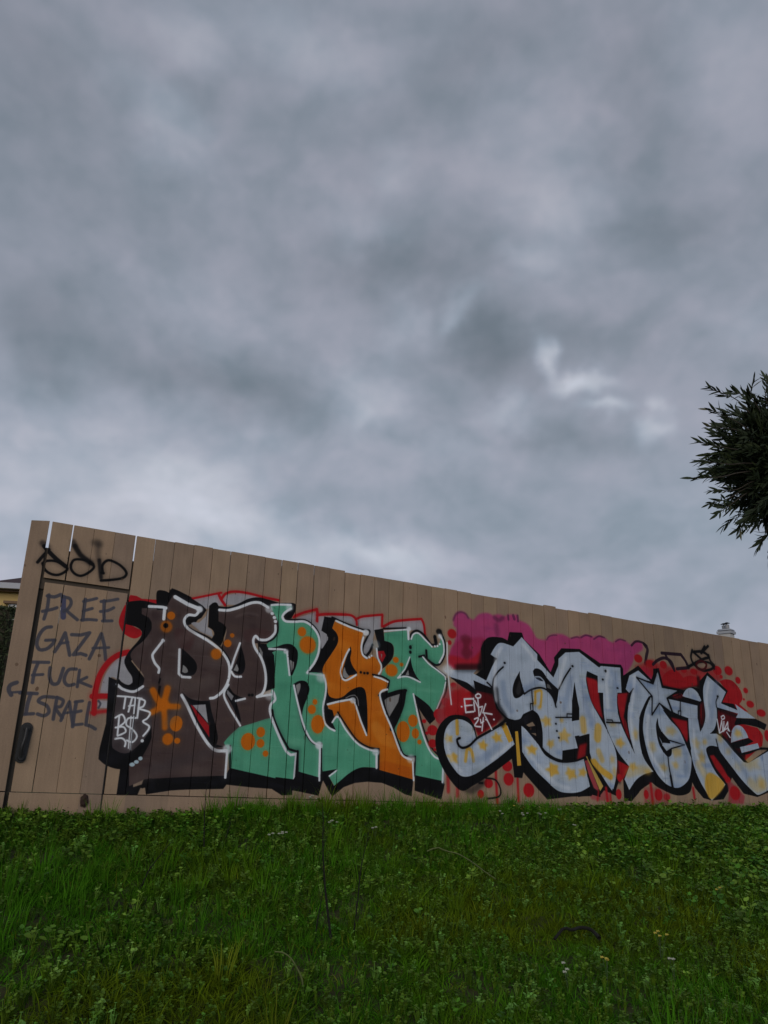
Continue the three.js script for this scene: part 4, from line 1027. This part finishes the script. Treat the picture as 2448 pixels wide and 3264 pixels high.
// ---------------------------------------------------------------- houses and hedge beyond
{
  const roofM = mat(0.05, 0.03, 0.034, 0.9), yellow = mat(0.55, 0.4, 0.16, 0.85), white = mat(0.55, 0.56, 0.6, 0.6), glass = mat(0.03, 0.035, 0.045, 0.1), brown = mat(0.16, 0.1, 0.06, 0.8), gut = mat(0.36, 0.38, 0.43, 0.5);
  // yellow house: axes along its front (u) and into its depth (w), from the eave corner
  const c0 = V(...[-7.860, 4.576, -14.768]), e1 = V(...[-7.100, 4.550, -14.881]), u = e1.clone().sub(c0).setY(0).normalize(), base = groundY(c0.x, c0.z) - 0.3;
  const house = thing('yellow_house', 'yellow house with dark brown hipped roof and grey gutter behind the gate', 'house', [c0.x, base, c0.z]);
  house.rotation.y = Math.atan2(-u.z, u.x);
  const H = c0.y - base, L = 9, Dp = 8, pitch = 0.47;
  const wall = part('wall', box(L - 0.4, H - 0.06, Dp - 0.4, L / 2, (H - 0.06) / 2, -Dp / 2), yellow, house);
  const rg = quads([[[0, H, 0], [L, H, 0]], [[Dp / 2, H + pitch * Dp / 2, -Dp / 2], [L - Dp / 2, H + pitch * Dp / 2, -Dp / 2]], [[0, H, -Dp], [L, H, -Dp]]]);
  const rl = quads([[[0, H, -Dp], [Dp / 2, H + pitch * Dp / 2, -Dp / 2]], [[0, H, 0], [Dp / 2, H + pitch * Dp / 2, -Dp / 2]]]), rr2 = quads([[[L, H, 0], [L - Dp / 2, H + pitch * Dp / 2, -Dp / 2]], [[L, H, -Dp], [L - Dp / 2, H + pitch * Dp / 2, -Dp / 2]]]);
  const roof = part('roof', mergeGeometries([rg, rl, rr2, box(L - 0.02, 0.05, Dp - 0.02, L / 2, H - 0.03, -Dp / 2).deleteAttribute('uv')]), roofM, house);
  part('fascia', box(L - 0.1, 0.06, 0.03, L / 2, H - 0.09, -0.07), brown, house);
  part('gutter', mergeGeometries([box(L + 0.16, 0.11, 0.12, L / 2, H - 0.03, 0.05), box(0.12, 0.11, Dp, -0.07, H - 0.03, -Dp / 2)]), gut, house);
  const wx = 0.62;
  const win = part('window', mergeGeometries([box(0.07, 1.2, 0.08, wx, H - 0.95, -0.18), box(0.07, 1.2, 0.08, wx + 1.2, H - 0.95, -0.18), box(1.27, 0.07, 0.08, wx + 0.6, H - 0.385, -0.18), box(1.27, 0.07, 0.08, wx + 0.6, H - 1.52, -0.18)]), white, house);
  part('pane', box(1.13, 1.07, 0.02, wx + 0.6, H - 0.95, -0.185), glass, win);
  part('sill', box(1.45, 0.05, 0.14, wx + 0.6, H - 0.32, -0.15), brown, win);

  // house to the right whose chimney shows over the fence
  const ch = V(...[11.215, 5.587, -24.947]), gb = groundY(ch.x, ch.z) - 0.4;
  const h2 = thing('white_house', 'pale house whose white capped chimney shows above the fence at right', 'house', [ch.x, gb, ch.z]); h2.rotation.y = 0.78;
  const top = ch.y - gb;
  part('wall', box(8, top - 2.2, 7, 1, (top - 2.2) / 2, -1), mat(0.5, 0.49, 0.46, 0.85), h2);
  const r2 = part('roof', mergeGeometries([quads([[[-3.4, top - 2.25, 2.9], [5.4, top - 2.25, 2.9]], [[-3.4, top - 0.75, -1], [5.4, top - 0.75, -1]], [[-3.4, top - 2.25, -4.9], [5.4, top - 2.25, -4.9]]])]), mat(0.08, 0.075, 0.075, 0.9), h2);
  const chim = part('chimney', box(0.34, 2, 0.37, 0, top - 0.87, 0), mat(0.5, 0.5, 0.5, 0.8), h2);
  const capG = new THREE.CylinderGeometry(0.26, 0.32, 0.05, 4, 1); capG.rotateY(Math.PI / 4); capG.scale(0.86, 1, 0.97); capG.translate(0, top + 0.215, 0);
  part('chimney_cap', mergeGeometries([box(0.42, 0.08, 0.46, 0, top + 0.125, 0), capG]), mat(0.36, 0.38, 0.42, 0.7), chim);
  for (const k of [-1, 1]) {
    const flue = new THREE.CylinderGeometry(0.065, 0.065, 0.12, 14), hat = new THREE.CylinderGeometry(0.03, 0.1, 0.035, 14), pin = new THREE.CylinderGeometry(0.02, 0.02, 0.07, 6);
    const y = top + 0.31 + (k > 0 ? 0.012 : 0);
    flue.translate(0, y, 0); pin.translate(0, y + 0.08, 0); hat.translate(0, y + 0.125, 0);
    for (const g of [flue, hat, pin]) g.translate(k * 0.085, 0, -k * 0.085);
    part('flue', flue, mat(0.28, 0.29, 0.31, 0.5), chim);
    part('flue_hood', mergeGeometries([hat, pin]), mat(0.03, 0.035, 0.04, 0.5), chim);
  }
}

// ---------------------------------------------------------------- leaves used in several places
function leafGeo(len, wide, bend, seg = 4) {                       // pointed leaf along +y, folded along its midrib, curling toward +z
  const rows = [];
  for (let i = 0; i <= seg; i++) { const t = i / seg, w = wide * Math.pow(Math.sin(Math.PI * Math.min(0.985, 0.06 + t * 0.93)), 0.8) * 0.5, y = len * t, z = bend * t * t; rows.push([[-w, y, z + w * 0.35], [0, y, z], [w, y, z + w * 0.35]]); }
  return quads(rows);
}
function put(g, p, dir, roll = 0, k = 1) {                         // a copy of g with its +y along dir, at p
  const m = new THREE.Matrix4(), qn = new THREE.Quaternion().setFromUnitVectors(V(0, 1, 0), dir.clone().normalize()), q2 = new THREE.Quaternion().setFromAxisAngle(V(0, 1, 0), roll);
  m.compose(p, qn.multiply(q2), V(k, k, k)); const c = g.clone(); c.applyMatrix4(m); return c;
}
{
  // dark hedge between gate and yellow house
  const L = V(...[-5.709, 3.289, -9.404]), Rr = V(...[-4.698, 3.320, -9.814]), dir = Rr.clone().sub(L).setY(0), len = dir.length(), g0 = groundY(Rr.x, Rr.z);
  const hedge = thing('hedge', 'tall dark clipped hedge in shade left of the gate', 'hedge', [L.x, g0 - 0.1, L.z]); hedge.rotation.y = Math.atan2(-dir.z, dir.x);
  const hH = Rr.y - g0 + 0.1, core = new THREE.BoxGeometry(len - 0.1, hH - 0.1, 0.7, 20, 30, 8); core.translate(len / 2, (hH - 0.1) / 2, -0.4);
  { const P = core.attributes.position; for (let i = 0; i < P.count; i++) P.setXYZ(i, P.getX(i) + 0.05 * n3(P.getX(i) * 4, P.getY(i) * 4, 1), P.getY(i) + 0.02 * n3(P.getX(i) * 5, 3, P.getZ(i) * 5), P.getZ(i) + 0.05 * n3(P.getX(i) * 4, P.getY(i) * 4, 7)); core.computeVertexNormals(); }
  const low = new THREE.BoxGeometry(1.2, hH - 0.22, 0.6); low.translate(len + 0.3, (hH - 0.22) / 2, -0.42);
  part('stem_mass', mergeGeometries([core, low]), mat(0.05, 0.045, 0.03, 1), hedge);
  seed = 31;
  const n = 11000, im = new THREE.InstancedMesh(leafGeo(0.05, 0.022, 0.008, 2), mat(0.04, 0.056, 0.022, 0.9, { side: THREE.DoubleSide }), n), m = new THREE.Matrix4(), q = new THREE.Quaternion(), e = new THREE.Euler();
  for (let i = 0; i < n; i++) { const onTop = rnd() < 0.25; m.compose(V(rr(0, len), onTop ? hH - 0.11 + rr(-0.03, 0.04) : rr(0, hH - 0.08), onTop ? rr(-0.75, 0) : rr(-0.08, 0.0)), q.setFromEuler(e.set(rr(-1, 1.4), rr(-3, 3), rr(-1.5, 1.5))), V(1, 1, 1)); im.setMatrixAt(i, m); }
  im.name = 'foliage'; im.userData = { kind: 'stuff' }; shade(im); hedge.add(im);
}

// ---------------------------------------------------------------- tree at right
{
  const C = V(...[2.931, 3.579, -5.109]), gy = groundY(C.x + 0.1, C.z);
  const tree = thing('tree', 'young tree with narrow dark leaves reaching in at the right edge', 'tree', [C.x, gy, C.z]);
  const c = V(0, C.y - gy, 0), leafM = mat(0.017, 0.031, 0.009, 0.75, { side: THREE.DoubleSide }), dead = mat(0.1, 0.095, 0.05, 0.7, { side: THREE.DoubleSide }), bark = mat(0.05, 0.042, 0.034, 0.95);
  part('trunk', mergeGeometries([tube([[0.12, -0.1, 0], [0.1, 0.7, 0.03], [0.03, 1.5, 0], [0, c.y - 0.4, 0], [0, c.y + 0.2, 0]], 0.06, 0.02, 9, 24),
    ...[0, 1, 2, 3, 4, 5, 6].map((i) => { const a = i * 2.4, y = c.y - 0.5 + i * 0.1; return tube([[0, y, 0], [Math.cos(a) * 0.2, y + 0.14, Math.sin(a) * 0.2], [Math.cos(a) * 0.45, y + 0.3, Math.sin(a) * 0.45]], 0.022, 0.006, 6, 8); })]), bark, tree);
  seed = 77;
  const leaves = [leafGeo(0.088, 0.019, 0.014), leafGeo(0.07, 0.017, -0.012), leafGeo(0.1, 0.02, 0.034)];
  const sprigLeaves = (len, n) => {                                 // twig along +y with its leaves; [geometry, position, direction]
    const out = [];
    for (let i = 0; i < n; i++) { const t = 0.15 + 0.85 * i / (n - 1), a = i * 2.4 + rr(-0.4, 0.4), sp = lerp(0.85, 0.28, t) + rr(-0.15, 0.15); out.push([leaves[i % 3], V(0, len * t, 0), V(Math.cos(a) * Math.sin(sp), Math.cos(sp), Math.sin(a) * Math.sin(sp)), rr(0, 6), rr(0.75, 1.1)]); }
    return out;
  };
  const sprigs = [0, 1, 2, 3].map((k) => { const len = 0.17 + k * 0.03; return mergeGeometries([tube([[0, 0, 0], [0.008, len * 0.5, 0.006], [0, len, 0]], 0.004, 0.0015, 4, 5).deleteAttribute('uv'), ...sprigLeaves(len, 13 + k).map(([g, p, d, r, s]) => put(g, p, d, r, s))]); });
  const N = 300, R = 0.55, q = new THREE.Quaternion(), up = V(0, 1, 0), cols = [new THREE.Color().setRGB(1, 1, 1), new THREE.Color().setRGB(1.5, 1.35, 1.1), new THREE.Color().setRGB(0.7, 0.8, 0.7)];
  sprigs.forEach((g, k) => {
    const im = new THREE.InstancedMesh(g, leafM, N), m = new THREE.Matrix4();
    for (let i = 0; i < N; i++) {
      const d = V(rr(-1, 1), rr(-1, 1), rr(-1, 1)); if (d.length() > 1 || d.length() < 0.1) { i--; continue; }
      d.normalize(); const lump = 1 + 0.34 * n3(d.x * 2.9 + 5, d.y * 2.9, d.z * 2.9), r = R * lump * Math.pow(rr(0.05, 1), 0.42) - 0.16;
      const dir = d.clone().multiplyScalar(0.75).add(V(rr(-1, 1), rr(-0.8, 1), rr(-1, 1))).normalize();
      m.compose(c.clone().addScaledVector(d, Math.max(0.04, r)), q.setFromUnitVectors(up, dir), V(1, 1, 1).multiplyScalar(rr(0.8, 1.1))); im.setMatrixAt(i, m); im.setColorAt(i, cols[Math.floor(rnd() * 3)]);
    }
    im.name = 'foliage'; im.userData = { kind: 'stuff' }; shade(im); tree.add(im);
  });
  // the sprigs that stand out of the outline, leaf by leaf: root and tip
  const edge = [[[2.397, 3.924, -4.788], [2.216, 3.989, -4.767]],[[2.578, 3.979, -4.980], [2.564, 4.092, -4.839]],[[2.270, 3.376, -4.859], [2.050, 3.343, -4.817]],[[2.329, 3.559, -4.800], [2.120, 3.594, -4.789]],[[2.390, 3.784, -4.833], [2.199, 3.829, -4.766]],[[2.402, 3.723, -4.852], [2.172, 3.696, -4.756]],[[2.361, 3.270, -4.998], [2.195, 3.203, -4.915]],[[2.405, 3.250, -5.004], [2.245, 3.134, -4.937]],[[2.562, 3.203, -5.125], [2.449, 3.067, -5.064]],[[2.676, 3.080, -5.164], [2.623, 2.984, -5.195]],[[2.331, 3.458, -4.832], [2.140, 3.474, -4.827]],[[2.650, 3.979, -4.875], [2.660, 4.095, -4.838]],[[2.540, 3.987, -4.872], [2.418, 4.015, -4.863]],[[2.424, 3.333, -4.978], [2.230, 3.301, -4.935]]];
  for (const [a, b] of edge) {
    const A = V(...a).sub(tree.position), B = V(...b).sub(tree.position), dir = B.clone().sub(A), len = dir.length(), Q = new THREE.Quaternion().setFromUnitVectors(up, dir.clone().normalize());
    const inner = A.clone().lerp(c, 0.5);
    part('twig', tube([inner, A.clone().lerp(inner, 0.4).add(V(0, 0.01, 0)), A, B], 0.006, 0.0018, 5, 10), bark, tree);
    for (const [g, p, d, r, s] of sprigLeaves(len, 13)) { const l = part('leaf', g, rnd() < 0.05 ? dead : leafM, tree), dd = d.clone().applyQuaternion(Q); l.position.copy(A.clone().add(p.clone().applyQuaternion(Q))); l.quaternion.setFromUnitVectors(up, dd).multiply(new THREE.Quaternion().setFromAxisAngle(up, r)); l.scale.setScalar(s * 0.92); }
  }
}

// ---------------------------------------------------------------- grass and weeds on the bank
const DOUBLE = { side: THREE.DoubleSide };
const view = new THREE.Vector3(); camera.updateMatrixWorld(); camera.updateProjectionMatrix();
function spread(n, keep) {                                         // random places on the bank that the camera, or one a step aside, can see
  const out = []; let guard = 0;
  while (out.length < n && guard++ < n * 60) {
    const s = rr(-4.5, 9.5), q = rr(0.03, 4.6), x = FX + DX * s + NX * q, z = FZ + DZ * s + NZ * q;
    view.set(x, groundY(x, z) + 0.05, z).project(camera);
    if (Math.abs(view.x) > 1.3 || view.y < -1.3 || view.z > 1) continue;
    const k = keep(x, z, s, q); if (rnd() > k) continue;
    out.push([x, z, s, q]);
  }
  return out;
}
function sow(name, label, category, geos, material, places, size, colour) {
  const per = geos.map(() => []); places.forEach((p) => per[Math.floor(rnd() * geos.length)].push(p));
  const m = new THREE.Matrix4(), q = new THREE.Quaternion(), e = new THREE.Euler(), c = new THREE.Color();
  geos.forEach((g, k) => {
    const im = new THREE.InstancedMesh(g, material, per[k].length);
    per[k].forEach(([x, z, s, o], i) => {
      const v = size(x, z, s, o); m.compose(V(x, groundY(x, z) - 0.006, z), q.setFromEuler(e.set(rr(-0.18, 0.18), rr(0, 6.3), rr(-0.18, 0.18))), V(v, v * rr(0.8, 1.2), v)); im.setMatrixAt(i, m);
      colour(c, x, z); im.setColorAt(i, c);
    });
    stuff(name, label[k % label.length], category, im);
  });
}
seed = 555;
function tuft(n, h, w, lean) {
  const blades = [];
  for (let i = 0; i < n; i++) {
    const a = rr(0, 6.3), r = Math.sqrt(rnd()) * 0.035, hh = h * rr(0.45, 1.1), le = lean * rr(0.2, 1.2) * hh, ww = w * rr(0.7, 1.3), ca = Math.cos(a), sa = Math.sin(a), b = rr(0, 6.3), cb = Math.cos(b) * ww, sb = Math.sin(b) * ww;
    const rows = [0, 0.35, 0.7, 1].map((t) => { const x = ca * (r + le * t * t), z = sa * (r + le * t * t), y = hh * (t - 0.25 * lean * t * t), k = 1 - t * t * 0.92; return [[x - cb * k, y, z - sb * k], [x + cb * k, y, z + sb * k]]; });
    blades.push(quads(rows));
  }
  return mergeGeometries(blades);
}
const patch = (x, z) => fbm(x * 0.7 + 3, 1.1, z * 0.7, 3), fine = (x, z) => n3(x * 3.1, 8.8, z * 3.1);
const grassM = new THREE.MeshPhysicalMaterial({ roughness: 0.8, specularIntensity: 0.15, ...DOUBLE }); grassM.color.setRGB(0.084, 0.158, 0.006);
const greens = (c, x, z) => {
  const p = patch(x, z) + 0.35 * fine(x, z), o = sst(-0.25, 0.4, p), v = rr(0.65, 1.25);
  c.setRGB(lerp(0.6, 1.12, o) * v, lerp(1.08, 0.92, o) * v, lerp(1, 0.7, o) * v); if (rnd() < 0.03) c.setRGB(1.7 * v, 1.15 * v, 2 * v);
};
sow('grass', ['short green and olive grass covering the bank', 'finer grass blades mixed through the bank', 'leaning grass blades among the rest of the turf'], 'grass', [tuft(13, 0.075, 0.0024, 0.9), tuft(11, 0.1, 0.0019, 1.0), tuft(13, 0.075, 0.0027, 1.9)], grassM, spread(22000, (x, z, s, q) => 0.6 + 0.9 * fine(x, z) + 0.3 * n3(x * 9, 4, z * 9)), (x, z, s, q) => rr(0.55, 1.15) * (1 + 0.3 * patch(x, z) + 0.35 * n3(x * 4.2, 6, z * 4.2)) * (q < 0.25 && s < 0.9 ? 0.6 : 1), greens);
sow('tall_grass', ['longer grass in loose clumps on the bank and along the fence foot'], 'grass', [tuft(16, 0.19, 0.0022, 0.55)], grassM, spread(900, (x, z, s, q) => (q < 0.3 ? (s < 0.6 ? 0.12 : 0.8) : 0.25 * sst(0, 0.4, n3(x * 1.4, 3.3, z * 1.4)))), () => rr(0.6, 1.15), greens);
// broad leaves: a round lobed blade on a bent stalk
function broad(n, size, tall) {
  const out = [];
  for (let i = 0; i < n; i++) {
    const a = rr(0, 6.3), d = rr(0.2, 1) * size * 2.4, h = tall * rr(0.5, 1), cx = Math.cos(a) * d, cz = Math.sin(a) * d, R = size * rr(0.6, 1.1), tx = rr(-0.5, 0.5), tz = rr(-0.5, 0.5), ring = [], N = 10, P = [cx, h, cz], idx = [], pos = [];
    for (let k = 0; k < N; k++) { const b = k / N * Math.PI * 2, r = R * (1 - (k === 0 ? 0.4 : 0) + rr(-0.06, 0.06)), x = Math.cos(b + a) * r, z = Math.sin(b + a) * r; ring.push([cx + x, h + R * 0.22 + tx * x + tz * z, cz + z]); }
    pos.push(...P); ring.forEach((p) => pos.push(...p)); for (let k = 0; k < N; k++) idx.push(0, 1 + (k + 1) % N, 1 + k);
    const g = new THREE.BufferGeometry(); g.setAttribute('position', new THREE.Float32BufferAttribute(pos, 3)); g.setIndex(idx); g.computeVertexNormals(); out.push(g);
    const st = tube([[0, 0, 0], [cx * 0.5, h * 0.65, cz * 0.5], [cx, h, cz]], 0.0016, 0.0012, 3, 3); st.deleteAttribute('uv'); out.push(st);
  }
  return mergeGeometries(out);
}
const leafM = new THREE.MeshPhysicalMaterial({ roughness: 0.55, specularIntensity: 0.4, ...DOUBLE }); leafM.color.setRGB(0.09, 0.175, 0.014);
const leafy = (x, z, s, q) => Math.min(1, 0.04 + 0.9 * sst(0.7, 0.1, q) * sst(1.1, 0.4, s) + 0.8 * sst(3.2, 4.6, s) * sst(3.0, 1.2, q) + 0.12 * sst(0.05, 0.4, n3(x * 0.8 + 7, 1.5, z * 0.8)));
const leafTint = (c) => { const v = rr(0.6, 1.3), p = rnd(); c.setRGB(v * rr(0.6, 1.1), v, v * rr(0.7, 1.2)); if (p < 0.16) c.setRGB(v * 1.7, v * 1.55, v * 2.0); };
sow('broadleaf_weeds', ['low round leaved weeds spread through the grass', 'larger round leaved weeds along the fence foot'], 'weeds', [broad(9, 0.0095, 0.07), broad(8, 0.0135, 0.09)], leafM, spread(6000, leafy), (x, z, s, q) => rr(0.75, 1.2) * (s > 3 && q < 3 ? 1.3 : q > 2 ? 0.75 : 1) * (q < 0.2 && s < 0.9 ? 0.7 : 1), leafTint);

sow('clover', ['tiny round leaved clover woven through the turf', 'slightly larger clover leaves among the tiny ones'], 'clover', [broad(12, 0.006, 0.06), broad(10, 0.0075, 0.075)].slice(0, 2), leafM, spread(9000, (x, z) => 0.55 + 0.9 * n3(x * 1.7 + 4, 2, z * 1.7)), () => rr(0.7, 1.25), (c) => { const v = rnd() < 0.12 ? rr(1.4, 2.1) : rr(0.55, 1.15); c.setRGB(v * rr(0.8, 1.1), v, v * (v > 1.3 ? 2 : 0.7)); });

// single stalks and fallen stems
seed = 808;
const darkStem = mat(0.006, 0.006, 0.004, 1), dryStem = mat(0.075, 0.055, 0.032, 0.9), paleStem = mat(0.1, 0.125, 0.04, 0.9);
function stalk(name, label, category, pts, r0, r1, m, branches = 0, group) {
  const P = pts.map((p) => V(...p)), o = thing(name, label, category, pts[0], group), rel = P.map((p) => p.clone().sub(P[0])); rel[0].y -= 0.03;
  const c = new THREE.CatmullRomCurve3(rel); part('stem', tube(rel, r0 * 1.35, r1 * 1.35, 5, 16), m, o);
  const tw = [];
  for (let i = 0; i < branches; i++) { const t = rr(0.45, 0.95), a = c.getPointAt(t), d = c.getTangentAt(t), l = rr(0.05, 0.13) * (1.2 - t * 0.6), side = V(rr(-1, 1), rr(0.1, 0.7), rr(-1, 1)).multiplyScalar(0.6).add(d).normalize(); tw.push(tube([a, a.clone().addScaledVector(side, l * 0.5), a.clone().addScaledVector(side, l).add(V(0, l * 0.25, 0))], r1 * 0.9, r1 * 0.4, 4, 4)); }
  if (tw.length) part('twigs', mergeGeometries(tw), m, o);
  return o;
}
stalk('dead_weed', 'tallest dark dead weed stalk standing in the middle of the grass', 'weed', [[-0.172, 0.682, -3.893], [-0.202, 0.808, -3.891], [-0.223, 0.934, -3.891], [-0.242, 1.100, -3.890], [-0.247, 1.231, -3.889], [-0.257, 1.299, -3.889]], 0.0052, 0.001, darkStem, 16);
stalk('dead_weed', 'thin dark dead stalk leaning right of the tallest weed', 'weed', [[-0.098, 0.696, -4.020], [-0.086, 0.762, -4.020], [-0.075, 0.869, -4.020], [-0.064, 1.009, -4.020], [-0.042, 1.114, -4.021], [-0.029, 1.185, -4.021]], 0.0036, 0.0009, darkStem, 8);
stalk('dead_weed', 'short dark dead stalk at the left foot of the tallest weed', 'weed', [[-0.262, 0.697, -3.930], [-0.256, 0.774, -3.930], [-0.243, 0.865, -3.931], [-0.235, 0.917, -3.932]], 0.0034, 0.001, darkStem, 2);
stalk('dead_weed', 'dark upright stalk crossing the bottom board beneath the brown letters', 'weed', [[-0.993, 0.939, -4.903], [-1.007, 1.074, -4.900], [-1.017, 1.265, -4.898], [-1.014, 1.327, -4.898], [-0.996, 1.361, -4.902]], 0.0034, 0.001, darkStem, 3);
stalk('dead_weed', 'dark stalk slanting in the grass below the brown letter', 'weed', [[-1.168, 0.837, -4.226], [-1.144, 0.908, -4.233], [-1.118, 0.965, -4.240], [-1.072, 1.030, -4.253], [-1.046, 1.067, -4.260]], 0.0036, 0.001, darkStem, 5);
stalk('dead_weed', 'thin dark stalk just right of the one crossing the bottom board', 'weed', [[-0.917, 0.964, -5.089], [-0.908, 1.035, -5.090], [-0.893, 1.101, -5.093], [-0.884, 1.151, -5.095]], 0.0032, 0.001, darkStem, 3);
stalk('dry_weed', 'dry brown stalk with a drooping tip before the gate', 'weed', [[-2.234, 1.110, -5.515], [-2.257, 1.247, -5.505], [-2.278, 1.346, -5.497], [-2.295, 1.406, -5.490], [-2.312, 1.410, -5.483], [-2.310, 1.382, -5.484], [-2.294, 1.330, -5.491], [-2.299, 1.302, -5.488]], 0.0034, 0.0016, dryStem, 5);
stalk('dry_weed', 'dry brown wispy stalk before the right half of the gate', 'weed', [[-1.994, 1.103, -5.722], [-2.021, 1.225, -5.712], [-2.048, 1.328, -5.703], [-2.065, 1.400, -5.697], [-2.068, 1.495, -5.696], [-2.092, 1.621, -5.688]], 0.0032, 0.0013, dryStem, 6);
stalk('dry_weed', 'thin dry stem leaning left from the knot at the gate foot', 'weed', [[-2.095, 1.103, -6.047], [-2.168, 1.210, -6.022], [-2.227, 1.291, -6.002], [-2.282, 1.349, -5.983]], 0.0026, 0.0012, dryStem, 0);
stalk('fallen_stem', 'long pale bent stem lying in the grass in front of the silver letters', 'stem', [[0.331, 0.984, -5.340],[0.398, 0.978, -5.342],[0.445, 0.965, -5.288],[0.513, 0.954, -5.271],[0.587, 0.925, -5.143],[0.651, 0.889, -4.976],[0.699, 0.865, -4.863]], 0.0035, 0.0025, paleStem, 3);
stalk('fallen_stem', 'pale arched stem bending over low in the foreground grass', 'stem', [[-0.264, 0.643, -3.443], [-0.273, 0.675, -3.442], [-0.290, 0.706, -3.441], [-0.323, 0.749, -3.438], [-0.355, 0.767, -3.436], [-0.385, 0.769, -3.434]], 0.003, 0.002, paleStem, 0);
stalk('broken_branch', 'dark crooked branch lying in the grass at lower right', 'branch', [[0.897, 0.710, -4.262],[0.968, 0.717, -4.338],[0.999, 0.712, -4.324],[1.056, 0.715, -4.376],[1.105, 0.709, -4.367],[1.121, 0.689, -4.269]], 0.005, 0.0075, darkStem, 0);

// small flowers
{
  const petal = leafGeo(0.011, 0.006, 0.003, 3), whiteP = mat(0.38, 0.4, 0.34, 0.6, DOUBLE), yellowP = mat(0.45, 0.38, 0.06, 0.6, DOUBLE), green = mat(0.05, 0.09, 0.03, 0.7);
  function flower(p, n, pm, label, group) {
    const x = p[0], z = p[2], o = thing(pm === whiteP ? 'white_flower' : 'yellow_flower', label, 'flower', [x, groundY(x, z), z], group), H = Math.max(0.09, p[1] - groundY(x, z) - 0.02);
    for (let i = 0; i < n; i++) {
      const a = i * 2.1 + rr(0, 1), r = 0.022 * Math.sqrt(i), hx = Math.cos(a) * r, hz = Math.sin(a) * r, hh = H * rr(0.9, 1.15);
      part('stem', tube([[0, 0, 0], [hx * 0.4, hh * 0.6, hz * 0.4], [hx, hh, hz]], 0.0012, 0.001, 4, 5), green, o);
      part('blossom', mergeGeometries([0, 1, 2, 3, 4, 5].map((k) => put(petal, V(hx, hh, hz), V(Math.cos(k * 1.05) * 0.9, 0.6, Math.sin(k * 1.05) * 0.9)))), pm, o);
    }
  }
  const W = [[[1.169, 1.203, -7.433], 3],[[1.130, 1.198, -6.904], 3],[[1.289, 1.198, -6.994], 3],[[0.989, 1.135, -6.462], 2],[[1.164, 1.127, -6.518], 4],[[1.320, 1.129, -6.617], 5],[[1.548, 1.159, -6.917], 3],[[1.556, 1.078, -6.460], 2],[[-0.470, 1.204, -6.031], 4],[[-0.580, 1.070, -5.197], 4],[[-0.293, 1.107, -5.579], 4],[[0.002, 1.075, -5.557], 2],[[-0.633, 1.064, -5.141], 2],[[1.386, 0.666, -3.998], 2],[[0.843, 0.680, -3.767], 3]];
  const tell = ['at the fence foot under the yellow barred letter, left of a pair', 'at the fence foot under the yellow barred letter, right of a pair', 'at the fence foot under the black letter shadow', 'just below the fence left of the yellow blossoms', 'in a loose cluster below the red dots', 'in the fullest cluster, below the silver curve', 'below the maroon slit between silver letters', 'low in grass right of the fullest white cluster', 'touching the bottom board under the mint letters', 'in the grass left of the tallest dead weed', 'in the grass just right of the tallest dead weed top', 'in open grass below the orange letter', 'left beside the cluster near the tallest dead weed', 'near the right side of the foreground', 'in front of the dark crooked branch'];
  W.forEach(([p, n], i) => flower(p, n, whiteP, 'small white flowers ' + tell[i], 'white flowers in the grass'));
  const Yl = [[[1.135, 1.159, -6.681], 2],[[1.197, 1.153, -6.683], 2],[[1.056, 0.684, -3.918], 3],[[2.143, 0.809, -5.244], 2],[[1.431, 0.715, -4.297], 4]];
  const tell2 = ['under the red dots by the fence, left of two', 'under the red dots by the fence, right of two', 'low in the foreground right of centre', 'farthest right in the leafy weeds', 'in a pale cluster right of the dark branch'];
  Yl.forEach(([p, n], i) => flower(p, n, yellowP, 'small yellow flowers ' + tell2[i], 'yellow flowers in the grass'));
}

renderer.render(scene, camera);
